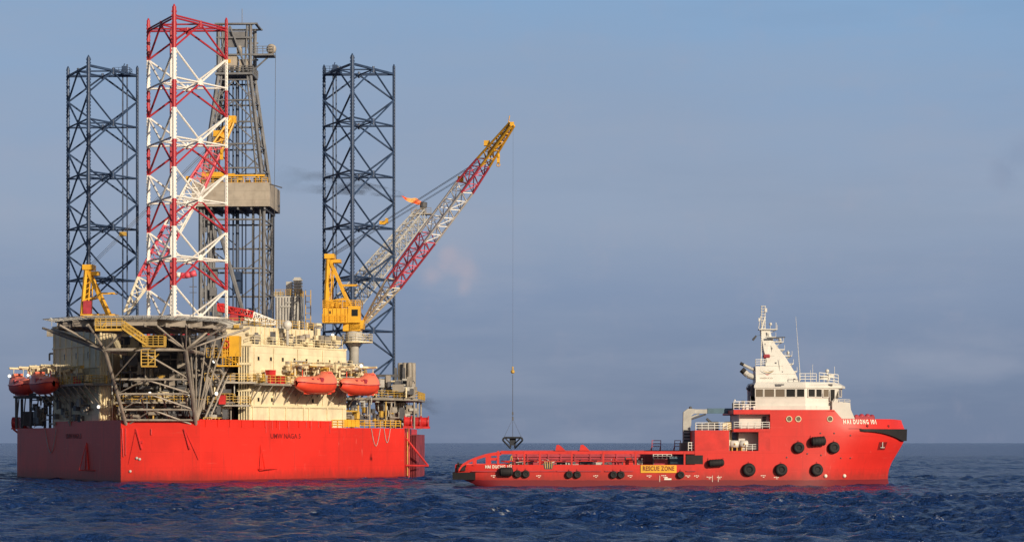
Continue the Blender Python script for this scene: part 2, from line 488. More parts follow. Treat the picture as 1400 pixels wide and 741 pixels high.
# raised bulwark along bow and forward sides
mb = MB()
def wallstrip(a, b, z0, z1, t=.16):
    a = Vector(a); b = Vector(b); d = (b-a).normalized(); n = Vector((-d.y, d.x))*t
    p = [a+n, a, b, b+n]
    mb.hexa([(q.x, q.y, z0) for q in p]+[(q.x, q.y, z1) for q in p])
A1 = A_R+dR*27.5; A2 = A_L+dL*27
wallstrip(A_R, A1, 7.704, 8.7); wallstrip((A_L.x, A_L.y), (A_R.x, A_R.y), 7.704, 8.55); wallstrip(A2, A_L, 7.704, 8.6)
for s in np.arange(1, 27, 2.4):
    p = RS(s, .05, 8.2); mb.box(p, (.12, .2, 1.0), math.atan2(dR.y, dR.x))
rig.part('bulwark', mb, M_RIGRED)
p = RS(14.2, .03, 6.1)
text_mesh('hull_name', 'UMW NAGA 5', 1, M_TXTD, hull, basis(p, (dR.x, dR.y, 0), (0,0,1)), .01, fit=(6.4, .72))
p = LS(22, .03, 6.1)
text_mesh('hull_name', 'UMW NAGA 5', 1, M_TXTD, hull, basis(p, (-dL.x, -dL.y, 0), (0,0,1)), .01, fit=(6.4, .72))

# legs
def make_leg(cx, cy, mat, lab, z0, z1, pipes):
    r = 6.58
    ch = [Vector((cx, cy-r, 0)), Vector((cx+r*.866, cy+r*.5, 0)), Vector((cx-r*.866, cy+r*.5, 0))]
    br = MB()
    zh = 65.25
    def at(i, z): return Vector((ch[i].x, ch[i].y, z))
    lv = []
    while zh > z0: lv.append(zh); zh -= 8.35
    for z in lv:
        mids = []
        for i in range(3):
            j = (i+1) % 3
            a, b = at(i, z), at(j, z); m_ = a.lerp(b, .5); mids.append(m_)
            br.tube(a, b, .15, 6)
            for e in (i, j):
                if z-4.17 > z0: br.tube(m_, at(e, z-4.17), .15, 6)
                if z+4.17 < z1: br.tube(m_, at(e, z+4.17), .15, 6)
            br.tube(m_+Vector((0,0,-.5)), m_+Vector((0,0,.5)), .2, 6)
        for i in range(3): br.tube(mids[i], mids[(i+1) % 3], .12, 6)
    for i in range(3):
        if z1-65.25 > 1: br.tube(at(i, z1-.9), at((i+1) % 3, z1-.9), .14, 6)
    leg = rig.part('leg', br, mat, lab)
    for i in range(3):
        c = MB(); c.smooth = False
        zt = z1 + .3
        c.tube(at(i, z0), at(i, zt), .24, 10)
        c.tube(at(i, zt), at(i, zt+.35), .22, 8, .08)
        d = Vector((ch[i].x-cx, ch[i].y-cy, 0)).normalized(); sdv = Vector((-d.y, d.x, 0))
        ang = math.atan2(sdv.y, sdv.x)
        for sg in (-1, 1):
            q = at(i, (z0+zt)/2)+sdv*(.235*sg); c.box(q, (.10, .13, zt-z0), ang)
            z = z0+.3
            while z < zt-.2:
                q = at(i, z)+sdv*(.325*sg); c.box(q, (.10, .12, .26), ang); z += .52
        c.smooth = False
        rig.sub('chord', c, mat, leg)
    pm = MB()
    for (x, y, rr, zt) in pipes: pm.tube((cx+x, cy+y, z0), (cx+x, cy+y, zt), rr, 6)
    if len(pipes) > 1:
        x, y = cx+pipes[0][0], cy+pipes[0][1]; zt = z1-1.2
        pm.box((x, y, zt), (2.6, 2.0, .12))
        pm.rail([(x-1.3,y-1,zt), (x+1.3,y-1,zt), (x+1.3,y+1,zt), (x-1.3,y+1,zt), (x-1.3,y-1,zt)], 1.1, .9, .04)
        pm.box((x+.3, y, zt+.8), (.8, .8, 1.3)); pm.tube((x-.4, y, zt), (x+.3, y, zt+1.9), .08)
    rig.sub('riser_pipe', pm, mat if len(pipes) == 1 else M_LGREY if mat is None else mat, leg)
    return leg
make_leg(0, 0, M_LEG, 'red and white banded lattice leg at the bow', 19.0, 66.5, [(-2, 1.2, .17, 65)])
make_leg(-21, 37.5, M_NAVY, 'dark navy lattice leg on the left', 7.7, 66.3, [(3.7, 1.5, .12, 66.5), (4.4, 1.6, .12, 66.9)])
make_leg(21, 37.5, M_NAVY, 'dark navy lattice leg behind the crane with the raised boom', 7.7, 66.3, [(-4.0, 1.5, .12, 66.5), (-3.5, 1.4, .1, 66)])

# ---- deckhouse
def window_on(th, par, c, ex, w, h, pane=M_GLASS, frame=M_CREAMP, n=None, name='window'):
    ex = Vector(ex).normalized(); n = Vector(n).normalized() if n else Vector((ex.y, -ex.x, 0)); ez = ex.cross(n)*-1
    ez = Vector((0,0,1)) if abs(ez.z) > .97 else ez
    f = MB(); c = Vector(c)
    t = .09 if w > .8 else .07
    def bar(a0, a1, b0, b1):
        p = [c+ex*a+ez*b+n*o for o in (.0, .06) for a, b in ((a0,b0), (a1,b0), (a1,b1), (a0,b1))]
        f.hexa(p)
    bar(-w/2-t, w/2+t, h/2, h/2+t); bar(-w/2-t, w/2+t, -h/2-t, -h/2); bar(-w/2-t, -w/2, -h/2, h/2); bar(w/2, w/2+t, -h/2, h/2)
    fo = th.part(name, f, frame) if par is None else th.sub(name, f, frame, par)
    return fo, (c, ex, ez, n, w, h, pane)
def pane_into(th, fo, info):
    c, ex, ez, n, w, h, pane = info
    g = MB(); p = [c+ex*a+ez*b+n*o for o in (.0, .02) for a, b in ((-w/2,-h/2), (w/2,-h/2), (w/2,h/2), (-w/2,h/2))]
    g.hexa(p); return th.sub('pane', g, pane, fo)
def poly3(pts): return [(p.x, p.y) if hasattr(p, 'x') else p for p in pts]

mb = MB()
cr = RS(10.4, -.5, 0); ce = RS(31.4, -.5, 0)
mb.prism([(9.0, cr.y), (cr.x, cr.y), (ce.x, ce.y), (14, 17), (9.0, 6)], 7.72, 19.4)
house = rig.part('starboard_deckhouse'.replace('starboard_', ''), mb, M_CREAM, 'cream deckhouse wall on the sunlit side')
# corrugated end wall
mb = MB()
for k in range(5): mb.box((9.12+k*.36, cr.y-.12, 13.4), (.16, .24, 11.2))
mb.use(M_CREAMP)
mb.mi = [0]*len(mb.f)
mb.use(M_DGREY)
for k in range(4): mb.box((9.30+k*.36, cr.y-.03, 13.4), (.13, .06, 11.0))
mb.use(M_CREAMP)
for z in (12.9, 16.6, 19.25): mb.box((9.85, cr.y-.16, z), (2.0, .34, .35))
rig.sub('wall_ribs', mb, M_CREAMP, house)
# small portholes
for s_, z in ((12.2, 17.4), (14.8, 17.4), (17.3, 17.4), (19.8, 17.4), (22.4, 17.4), (25.0, 17.4), (27.6, 17.4), (29.6, 17.3), (12.2, 11.6), (15.0, 11.6), (18.2, 11.6), (23.8, 11.6)):
    fo, info = window_on(rig, house, RS(s_, -.5, z), (dR.x, dR.y, 0), .42, .55)
mb = MB()
for s_, z in ((12.2, 17.4), (14.8, 17.4), (17.3, 17.4), (19.8, 17.4), (22.4, 17.4), (25.0, 17.4), (27.6, 17.4), (29.6, 17.3), (12.2, 11.6), (15.0, 11.6), (18.2, 11.6), (23.8, 11.6)):
    mb.box(RS(s_, -.49, z), (.42, .06, .55), math.atan2(dR.y, dR.x))
rig.sub('porthole_glass', mb, M_GLASS, house)
mb = MB()
a = [RS(s_, -.9, 19.4) for s_ in (10.6, 31)]
mb.rail(a, 1.1, 1.3); mb.rail([RS(18.5, 1.0, 16.5), RS(31, 1.0, 16.5)], 1.1, 1.3, .04)
rig.sub('railing', mb, M_CREAMP, house)
mb = MB()   # cornice, downpipes, beams and trunking on the sunlit wall
mb.box(RS(20.9, -.45, 19.3), (21, .16, .22), math.atan2(dR.y, dR.x))
mb.box(RS(20.9, -.42, 10.7), (20.4, .25, .28), math.atan2(dR.y, dR.x))
for s_ in (11.0, 14.5, 18.0, 21.8, 22.9, 27.0, 30.6): mb.tube(RS(s_, -.38, 7.75), RS(s_, -.38, 10.7), .1)
for s_ in (11.3, 15.4, 20.5, 26): mb.tube(RS(s_, -.38, 10.7), RS(s_, -.38, 19), .07)
for s_ in (13.6, 19.1, 24.6): mb.box(RS(s_, -.3, 15.6), (1.6, .5, .35), math.atan2(dR.y, dR.x))
rig.sub('wall_piping', mb, M_CREAMP, house)

# set-back upper tier
mb = MB()
mb.prism([(6.8,-4.4), (10.2,-4.6), (17.8,8), (12,14), (6.8,6)], 19.41, 22.0)
up = rig.part('upper_deckhouse', mb, M_CREAM)
mb = MB()
rgen = random.Random(3)
q0, q1 = Vector((10.2,-4.6)), Vector((17.8,8)); dq = (q1-q0).normalized(); nq = Vector((dq.y,-dq.x))
for k in range(14):
    s_ = .5+k*1.0; p = q0+dq*s_+nq*.08
    mb.box((p.x, p.y, 20.7), (.12, .16, 2.4), math.atan2(dq.y, dq.x))
for s_, w, h in ((1.5, .9, 1.6), (5.2, 1.2, 1.9), (9.5, 1.1, 1.7)):
    p = q0+dq*s_+nq*.1; mb.use(M_DGREY); mb.box((p.x, p.y, 19.5+h/2), (w, .16, h), math.atan2(dq.y, dq.x)); mb.use(M_CREAMP)
mb.mi[:14*6] = [1]*(14*6)
rig.sub('wall_fittings', mb, None, up)
mb = MB()
q = [(p.x, p.y, 22.0) for p in (q0, q1)]
mb.rail([(6.8,-4.4,22.0), q[0], q[1]], 1.1, 1.2); rig.sub('railing', mb, M_YRAIL, up)
# dark side house in shade
mb = MB()
cl = LS(9.8, -.5, 0); cle = LS(29.2, -.5, 0)
mb.prism([(cl.x, cl.y), (-9.0, cl.y), (-9.0, 6), (-13, 15), (cle.x, cle.y)], 7.72, 22.7)
lh = rig.part('deckhouse', mb, M_CREAM, 'cream deckhouse wall on the shaded side')
mb = MB()
for s_ in np.arange(11, 29, 2.5): mb.box(LS(s_, -.44, 17.5), (.1, .14, 10), math.atan2(dL.y, dL.x))
for z in (16.2, 19.4, 22.6): mb.box(LS(19.5, -.42, z), (19.2, .2, .2), math.atan2(dL.y, dL.x))
for k in range(5): mb.box((cl.x+.25+k*.42, cl.y-.1, 15), (.14, .2, 14))
rig.sub('wall_ribs', mb, M_CREAMP, lh)
for s_, z in ((14, 18), (19, 18), (24, 18), (13, 20.8)):
    fo, info = window_on(rig, lh, LS(s_, -.5, z), (-dL.x, -dL.y, 0), .6, .9); pane_into(rig, fo, info)
# bow recess: back wall and jack house, coloured dark for the shade under the helideck
mb = MB(); mb.prism([(-8.9, 5.6), (8.9, 5.6), (8.9, 9), (-8.9, 9)], 7.72, 21)
rig.part('bulkhead', mb, M_DGREY)
mb = MB(); mb.prism([(-7.6,3.8), (-7.6,-1.5), (-2.6,-7.6), (2.6,-7.6), (7.6,-1.5), (7.6,3.8)], 7.72, 20.6)
for k in range(7): mb.box((-2.2+k*.73,-7.62,14), (.12,.14,12.5))
rig.part('jack_house', mb, M_DGREY)
mb = MB()
for sx, sy in ((0,-6.58), (5.7,3.29), (-5.7,3.29)):
    mb.box((sx*1.04, sy*1.04-1.3, 11.2), (2.2, 1.2, 7))
    for k in range(4): mb.box((sx*1.04, sy*1.04-2.0, 9+k*1.6), (1.7, .5, 1.1))
rig.part('jacking_frame', mb, M_DGREY)

# platforms with rails in the bow recess
def platform(name, pts, z, mat=M_GREY, railmat=M_YRAIL, closed=False, t=.25, skip=()):
    mb = MB(); mb.prism(pts, z-t, z); o = rig.part(name, mb, mat)
    r = MB(); P = [(x, y, z) for x, y in pts]
    if closed: P.append(P[0])
    for i in range(len(P)-1):
        if i not in skip: r.rail([P[i], P[i+1]], 1.1, 1.2, .05)
    rig.sub('railing', r, railmat, o); return o
platform('walkway', [(-7.5,-10.5), (9,-10.5), (9,-8.9), (-7.5,-8.9)], 11.2, skip=(1,3))
platform('walkway', [(5.2,-11.5), (11.8,-8.2), (11.2,-6.6), (5.2,-8.6)], 14.0, skip=(2,))
platform('walkway', [(5.6,-11.6), (11,-9.4), (11,-7.6), (5.6,-9)], 10.8, skip=(2,))
platform('walkway', [(-11.8,-7.6), (-7,-9.6), (-7,-8), (-11.8,-6.2)], 13.8, skip=(2,))
# machinery and pipework filling the bow recess
def clutter(name, x0, x1, y0, y1, z0, z1, nb, npipe, seed, mats, par=None):
    r = random.Random(seed); mb = MB()
    for _ in range(nb):
        mb.use(r.choice(mats)); w = r.uniform(.4, 1.8); h = r.uniform(.4, 1.7)
        mb.box((r.uniform(x0, x1), r.uniform(y0, y1), r.uniform(z0+h/2, z1)), (w, r.uniform(.4, 1.4), h))
    for _ in range(npipe):
        mb.use(r.choice(mats)); p = Vector((r.uniform(x0, x1), r.uniform(y0, y1), r.uniform(z0, z1)))
        for _k in range(r.randint(1, 3)):
            ax = r.choice((0, 2, 2)); q = p.copy(); q[ax] += r.uniform(-3, 3)
            q.x = min(max(q.x, x0), x1); q.z = min(max(q.z, z0), z1)
            mb.tube(p, q, r.choice((.06, .09, .14)), 6); p = q
    return rig.part(name, mb) if par is None else rig.sub(name, mb, None, par)
def lane(name, fs, s0, s1, o0, o1, z0, z1, nb, npipe, seed, mats):
    r = random.Random(seed); mb = MB()
    ang = math.atan2(dR.y, dR.x) if fs is RS else math.atan2(dL.y, dL.x)
    for _ in range(nb):
        mb.use(r.choice(mats)); h = r.uniform(.3, 1.3); z = r.uniform(z0+h/2, max(z0+h/2+.01, z1-h/2))
        mb.box(fs(r.uniform(s0, s1), r.uniform(o0, o1), z), (r.uniform(.3, 1.4), r.uniform(.3, .8), h), ang)
    for _ in range(npipe):
        mb.use(r.choice(mats)); s_, o_, z = r.uniform(s0, s1), r.uniform(o0, o1), r.uniform(z0, z1)
        for _k in range(r.randint(1, 3)):
            s2, z2 = (s_, min(max(z+r.uniform(-2.5, 2.5), z0), z1)) if r.random() < .55 else (min(max(s_+r.uniform(-3, 3), s0), s1), z)
            mb.tube(fs(s_, o_, z), fs(s2, o_, z2), r.choice((.05, .08, .13)), 6); s_, z = s2, z2
    return rig.part(name, mb)
MIXD = [M_GREY, M_DGREY, M_TRUSS, M_LGREY]; MIXC = [M_GREY, M_CREAMP, M_TRUSS, M_YRAIL, M_LGREY]
clutter('deck_machinery', -7.5, 8.2, -10.5, -7.9, 8, 20, 60, 90, 21, [M_DGREY, M_DGREY, M_GREY, M_TRUSS, M_DGREY])
clutter('bow_pipework', -9, 10, -9.8, -8, 8, 15.5, 26, 46, 22, [M_GREY, M_TRUSS, M_LGREY, M_CREAMP, M_YRAIL])
# winches on the bow edge
for x in (-3.2, -1.2, 2.0, 4.4):
    mb = MB(); mb.lathe((x-.5, -14.3, 8.1), [(.55,0), (.55,.1), (.28,.12), (.28,.88), (.55,.9), (.55,1)], 12, 'x'); mb.box((x, -14.2, 7.85), (1.3, .9, .3))
    rig.part('mooring_winch', mb, M_TRUSS)
# small yellow ladder cage on the bow edge
mb = MB(); mb.rail([(5.4,-13.6,7.75), (8.0,-10,7.75)], 1.2, .7, .06, 4); mb.box((6.5,-11.6,8.1), (1.1,.8,.7)); rig.part('ladder_cage', mb, M_YRAIL)

# ---- helideck on its leaning truss
HZ = 21.75; hc = G(195, 436, 284.5); HR = 12.9
def octo(r): return [(hc.x+r*math.cos(rad(22.5+45*k)), hc.y+r*math.sin(rad(22.5+45*k))) for k in range(8)]
mb = MB(); mb.prism(octo(HR-1.3), HZ-.35, HZ); heli = rig.part('helideck', mb, M_HELI)
mb = MB()   # underside beams
for k in range(-5, 6):
    y = hc.y+k*2.1; w = math.sqrt(max(0, (HR-1.6)**2-(k*2.1)**2))*.98
    if w > 1: mb.box((hc.x, y, HZ-.75), (2*w, .28, .78))
for k in range(-4, 5):
    x = hc.x+k*2.6; w = math.sqrt(max(0, (HR-1.6)**2-(k*2.6)**2))*.98
    mb.box((x, hc.y, HZ-1.05), (.26, 2*w, .5))
rig.sub('deck_beams', mb, M_TRUSS, heli)
mb = MB()   # safety net frames leaning outwards
oi, oo = octo(HR-1.3), octo(HR+.3)
for k in range(8):
    a0, b0 = Vector((*oi[k], HZ-.25)), Vector((*oi[(k+1) % 8], HZ-.25)); a1, b1 = Vector((*oo[k], HZ+.02)), Vector((*oo[(k+1) % 8], HZ+.02))
    mb.tube(a1, b1, .06, 5); mb.tube(a0.lerp(a1,.5), b0.lerp(b1,.5), .03, 4)
    for j in range(9): mb.tube(a0.lerp(b0, j/8), a1.lerp(b1, j/8), .05, 4)
    for j in range(33): mb.tube(a0.lerp(b0, j/32), a1.lerp(b1, j/32), .02, 3)
rig.sub('safety_net', mb, M_LGREY, heli)
mb = MB()
bl, brr = Vector((-5.0,-14.6,7.8)), Vector((4.6,-14.6,7.8))
tl, tr = G(143, 478, 279), G(254, 478, 279)
tr.z = tl.z = (tl.z+tr.z)/2
def TT(side, t): return (bl if side < 0 else brr).lerp(tl if side < 0 else tr, t)
mb.tube(bl, tl, .25, 8); mb.tube(brr, tr, .25, 8)
for t in (.08, .22, .43, .62, 1.0): mb.tube(TT(-1, t), TT(1, t), .15 if t < 1 else .22, 8)
for t0, t1 in ((.0,.22), (.22,.43), (.43,.62), (.62, 1.0)):
    m_ = TT(-1, t1).lerp(TT(1, t1), .42); mb.tube(m_, TT(1, t0), .13, 6)
    mb.tube(m_, TT(-1, t0), .09, 6)
for x in (-6, -3, 0, 3): mb.tube((x, -9, 8), TT(-1,.43).lerp(TT(1,.43), (x+6)/10), .13, 6)
for d in ((-5,-4), (-1,-5), (4,-3), (-9, 3)):  # up to the deck
    mb.tube(tl, (tl.x+d[0], tl.y+d[1], HZ-1), .16, 6)
for d in ((6,-3), (3,3), (1,-5), (-3,-5), (8,3), (-5,1)): mb.tube(tr, (tr.x+d[0], tr.y+d[1], HZ-1), .14, 6)
mb.tube(tl, (tl.x-8.5, tl.y+6, HZ-1.2), .34, 8); mb.tube(tl, (tl.x, tl.y+13, tl.z), .25, 8); mb.tube(tr, (tr.x, tr.y+12, tr.z), .25, 8)
for px, py, D in ((268,447,284), (283,448,287), (297,450,290), (310,447,290), (258,440,282), (246,452,281)):
    q = G(px, py, D); q.z = HZ-1.1; mb.tube(brr+Vector((0,0,.3)), q, .12, 6)
e1 = G(276, 581, 292); e2 = G(306, 513, 293)
mb.tube(e1, e2, .16, 6); mb.tube(e1+Vector((.6,.5,0)), e2+Vector((.5,.7,0)), .12, 6)
mb.tube(e2, G(318, 490, 294), .17, 6); mb.tube(e2, G(290, 487, 291), .16, 6); mb.tube(G(275,490,290), G(300, 520, 293), .15, 6)
mb.tube(G(285,512,293), G(278,560,292), .14, 6); mb.tube(G(285,512,293), G(292,545,293), .14, 6)
rig.sub('support_truss', mb, M_TRUSS, heli)
# access platform and stair on the left of the helideck
mb = MB()
p0, p1 = G(130, 449, 269.2), G(167, 449, 269.2); z = p0.z
mb.b2((p0.x, p0.y, z-.3), (p1.x, p0.y+1.6, z)); mb.rail([(p0.x, p0.y, z), (p1.x, p0.y, z)], 1.25, .7, .06, 4)
mb.rail([(p0.x, p0.y+1.6, z), (p0.x, p0.y, z)], 1.2, .8, .05)
s0, s1 = Vector((p1.x, p0.y, z)), G(200, 472, 269.2)
for yy in (0, 1.1):
    o = Vector((0, yy, 0)); mb.tube(s0+o, s1+o, .14, 6); mb.tube(s0+o+Vector((0,0,1)), s1+o+Vector((0,0,1)), .06, 5); mb.tube(s0+o+Vector((0,0,.5)), s1+o+Vector((0,0,.5)), .045, 5)
    for k in range(9): mb.tube(s0.lerp(s1, k/8)+o, s0.lerp(s1, k/8)+o+Vector((0,0,1)), .05, 5)
for k in range(14): q = s0.lerp(s1, k/13); mb.box((q.x, q.y+.55, q.z), (.28, 1.1, .05))
mb.b2((s1.x-.5, s1.y, s1.z-.2), (s1.x+2.2, s1.y+1.6, s1.z)); mb.rail([(s1.x-.5, s1.y, s1.z), (s1.x+2.2, s1.y, s1.z), (s1.x+2.2, s1.y+1.6, s1.z)], 1.2, .6, .055, 4)
q0_, q1_ = G(193, 500, 269.4), G(212, 478, 269.4)
for x in (q0_.x, q1_.x): mb.tube((x, q0_.y, q0_.z), (x, q0_.y, q1_.z), .08)
for k in range(6): zz = q0_.z+(q1_.z-q0_.z)*k/5; mb.tube((q0_.x, q0_.y, zz), (q1_.x, q0_.y, zz), .06)
mb.tube(((q0_.x+q1_.x)/2, q0_.y, q0_.z), ((q0_.x+q1_.x)/2, q0_.y, q1_.z), .06)
mb.b2((q0_.x, q0_.y, q0_.z-.15), (q1_.x, q0_.y+1.4, q0_.z))
for x_ in (p0.x+.3, p1.x-.3): mb.tube((x_, p0.y+1.6, z-.15), (x_, p0.y+4.2, HZ-.9), .12)
mb.tube((s1.x, s1.y+1.4, s1.z), (tl.x+4, tl.y, tl.z), .12); mb.tube((s1.x+2, s1.y+1.4, s1.z), (tl.x+6, tl.y, tl.z), .12); mb.tube((q0_.x+.3, q0_.y+1.3, q0_.z), (q0_.x+.3, tl.y, q1_.z-.2), .1)
rig.part('access_stair', mb, M_YRAIL)
# cluttered deck items behind the helideck edge
mb = MB()
r_ = random.Random(5)
for k in range(60):
    px = r_.uniform(128, 330); D = r_.uniform(297, 303); q = G(px, 436, D)
    mb.use(r_.choice([M_YRAIL, M_CREAMP, M_LGREY, M_GREY, M_YRAIL])); h = r_.uniform(.4, 1.5)
    mb.box((q.x, q.y, 21.7+h/2), (r_.uniform(.2, 1.4), .5, h))
rig.part('deck_lockers', mb)
mb = MB(); mb.prism([(-12,-4.8), (11,-4.8), (11, 5), (-12, 5)], 21.2, 21.6)
# leg well opening is kept by splitting the deck into strips
mb = MB()
for poly in ([(-13,-4), (-6.6,-4), (-6.6,6), (-13,6)], [(6.4,-4), (10,-4), (10,6), (6.4,6)], [(-6.6,4.5), (6.4,4.5), (6.4,8), (-6.6,8)]): mb.prism(poly, 22.02, 22.3)
rig.part('upper_deck', mb, M_GREY)

# ---- lifeboat stations
def station(fs, s0, s1, z, off0, off1, davits, seed):
    ang = math.atan2(dR.y, dR.x) if fs is RS else math.atan2(dL.y, dL.x)
    mb = MB(); p = [fs(s0, off0, 0), fs(s1, off0, 0), fs(s1, off1, 0), fs(s0, off1, 0)]
    if fs is LS: p.reverse()
    mb.prism([(q.x, q.y) for q in p], z-.28, z)
    o = rig.part('lifeboat_platform', mb, M_GREY)
    r = MB(); r.rail([fs(s0, off1, z), fs(s1, off1, z)], 1.1, 1.1, .05); r.rail([fs(s0, off0+.2, z), fs(s0, off1, z)], 1.1, 1, .05)
    rig.sub('railing', r, M_YRAIL, o)
    st = MB()
    k = s0+.6
    while k < s1:
        st.tube(fs(k, off1-.2, z-.2), fs(k, -.5, z-2.9), .1); st.tube(fs(k, off1*.5, z-.2), fs(k, -.5, z-1.6), .08); k += 2.4
    rig.sub('bracket', st, M_TRUSS, o)
    for (sa, sb) in davits:
        d = MB()
        for s_ in (sa, sb):
            d.tube(fs(s_, off0+.6, z), fs(s_, off1-.4, z+2.7), .16); d.tube(fs(s_, off0+.3, z+2.7), fs(s_, off1+2.6, z+2.75), .17); d.tube(fs(s_, off1-.3, z), fs(s_, off1-.3, z+2.7), .13)
            d.tube(fs(s_, off1+1.9, z+2.7), fs(s_, off1+1.9, z+1.3), .05)
        d.box((fs((sa+sb)/2, off1+.9, z+2.8)), (abs(sb-sa)+1.4, .35, .25), ang); d.box((fs((sa+sb)/2, off0+1.2, z+2.7)), (abs(sb-sa)+1.4, .35, .3), ang)
        for kk in range(4): d.box(fs(sa+(sb-sa)*kk/3, off0+1.1, z+2.2), (.9, .7, .6), ang)
        rig.sub('davit', d, M_CREAMP, o)
    return o
station(RS, 9.8, 33.5, 13.85, -.4, 2.0, [(17.5, 22.5), (27.3, 32.3)], 1)
station(LS, 9.0, 33.5, 13.85, -.4, 2.0, [(19.8, 24.8), (29.6, 34.0)], 2)
lane('platform_fittings', RS, 11, 16, -.2, 1.2, 13.9, 15.3, 10, 8, 4, [M_CREAMP, M_YRAIL, M_LGREY])
lane('davit_machinery', RS, 17, 34, -.3, 1.6, 15.2, 17.2, 36, 26, 8, [M_CREAMP, M_LGREY, M_YRAIL, M_GREY])
lane('davit_machinery', LS, 12, 34, -.3, 1.6, 13.9, 17.0, 36, 26, 9, [M_CREAMP, M_LGREY, M_YRAIL, M_GREY])
lane('deck_pipework', LS, 12, 40, -1.2, .2, 7.8, 12.5, 46, 60, 10, [M_DGREY, M_GREY, M_DGREY, M_TRUSS])
lane('deck_pipework', RS, 28.5, 44, -3.5, -.6, 7.8, 12.3, 40, 70, 12, [M_GREY, M_LGREY, M_DGREY, M_TRUSS, M_YRAIL])
mb = MB(); mb.rail([RS(28, -.3, 7.75), RS(44, -.3, 7.75)], 1.1, 1.2, .06); 
for k in range(4): mb.box(RS(31+k*.9, -.4, 8.4), (.8, .2, 1.1), math.atan2(dR.y, dR.x))
a_, b_ = RS(29.4, -.8, 12), RS(31.6, -.6, 8.6); mb.tube(a_, b_, .12)
rig.part('deck_railing', mb, M_YEL)
# end column under the crane
# machinery deck aft on the right
mb = MB()
mb.prism([(20, 18), (26, 18), (31.8, 25.5), (31.8, 40), (20, 40)], 12.0, 12.35)
for (x, y) in ((25,18.5), (31.2,26), (31.2,33), (31.2,39.5), (28,22)): mb.tube((x, y, 7.7), (x, y, 12), .16)
ad = rig.part('machinery_deck', mb, M_GREY)
mb = MB(); mb.rail([(20,18,12.35), (26,18,12.35), (31.8,25.5,12.35), (31.8,40,12.35)], 1.1, 1.3, .05); rig.sub('railing', mb, M_YRAIL, ad)
clutter('deck_machinery', 24, 31.2, 22, 28, 12.4, 15.2, 40, 40, 31, MIXD+[M_CREAMP], None)
clutter('deck_machinery', 25.5, 31.2, 25, 31, 7.9, 11.8, 36, 60, 32, [M_LGREY, M_GREY, M_DGREY, M_TRUSS], None)
clutter('deck_machinery', 12, 24, 14, 20, 13, 17.5, 36, 36, 33, MIXC, None)
platform('walkway', [(18.5, 14.5), (24.5, 16), (24.5, 19), (18.5, 18)], 15.5, skip=(2,3))
# silos
for k, (px, D) in enumerate(((547, 338), (553.5, 337), (560, 336.5), (565, 338))):
    q = G(px, 500, D); mb = MB(); mb.smooth = True
    mb.lathe((q.x, q.y, 12.3), [(.38,0), (.40,1.2), (.40,5.6), (.36,5.9)], 14); rig.part('silo', mb, M_GREY)
# tall frame between leg and silos
mb = MB(); q = G(541, 540, 333)
for dx in (0, 1.3): mb.box((q.x+dx, q.y, 14.5), (.4, .4, 5.5))
mb.box((q.x-2, q.y, 16), (5, .5, .4)); mb.tube((q.x-3.5, q.y, 12.5), (q.x-1.2, q.y, 16), .25); rig.part('guide_frame', mb, M_DGREY)
# red winch drums on the stern quarter
for px, D in ((558, 327), (570, 331), (581, 334)):
    q = G(px, 577, D); mb = MB()
    mb.lathe((q.x-.6, q.y, 8.75), [(.95,0), (1.0,.1), (.75,.18), (.75,1.0), (1.0,1.1), (.95,1.2)], 18, 'x'); mb.box((q.x, q.y, 7.9), (1.5, 1.4, .35))
    rig.part('winch_drum', mb, M_REDP)
q = G(20, 578, 330); mb = MB(); mb.lathe((q.x-.3, q.y, 8.6), [(.9,0), (.9,1.1)], 16, 'x'); mb.lathe((q.x+1.2, q.y, 8.6), [(.95,0), (.95,.9)], 16, 'x'); mb.box((q.x+1.2, q.y, 7.7), (3.2, 1.0, .25)); mb.tube((q.x-.2,q.y,7.6), (q.x+2.4,q.y,5.6), .15)
rig.part('winch_drum', mb, M_REDP)
# dark winch house at the left edge
mb = MB(); c_ = LS(42, -1.8, 0)
for dx, dy in ((-2.2,-1.6), (2.2,-1.6), (2.2,1.6), (-2.2,1.6), (0,-1.6)): mb.box((c_.x+dx, c_.y+dy, 10), (.35,.35,4.6))
mb.box((c_.x, c_.y, 12.5), (5.2, 3.8, .35)); mb.box((c_.x, c_.y+.4, 9.2), (3.4, 1.8, 2.2)); mb.box((c_.x-1, c_.y, 12.9), (2.4, 2, .5))
for k in range(5): mb.tube((c_.x-2.2+k, c_.y-1.6, 8), (c_.x-1.8+k, c_.y-1.6, 12.3), .1)
rig.part('winch_house', mb, M_DGREY)
# anchor racks on the hull sides
def rack(fs, s0, z0, z1, dirn):
    mb = MB(); o = fs(s0, .9, z0); a = fs(s0, .05, z0); b = fs(s0+dirn*.6, .05, z1); c = fs(s0+dirn*4, .05, z0)
    mb.tube(a, o, .07); mb.tube(o, b, .07); mb.tube(o, c, .08); mb.tube(a, b, .05); mb.tube(fs(s0+dirn*1.5, .1, z0), b, .1)
    rig.sub('anchor_rack', mb, M_RIGRED, hull)
rack(LS, 14, 1.6, 5.5, -1)
rack(RS, 11.5, 1.8, 5.2, 1)
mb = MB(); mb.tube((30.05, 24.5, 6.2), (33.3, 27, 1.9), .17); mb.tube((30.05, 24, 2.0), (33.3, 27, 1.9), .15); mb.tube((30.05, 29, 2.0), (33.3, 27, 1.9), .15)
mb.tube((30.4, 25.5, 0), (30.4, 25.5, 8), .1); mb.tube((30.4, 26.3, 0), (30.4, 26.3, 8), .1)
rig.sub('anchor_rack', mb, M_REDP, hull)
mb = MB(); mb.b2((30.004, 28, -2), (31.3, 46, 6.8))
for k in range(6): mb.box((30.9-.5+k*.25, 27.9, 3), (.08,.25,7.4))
rig.sub('side_sponson', mb, paint('shade_maroon', (.30,.035,.045), .6, .3, .2), hull)  # darker red puts the stern corner's shade into the colour
mb = MB()
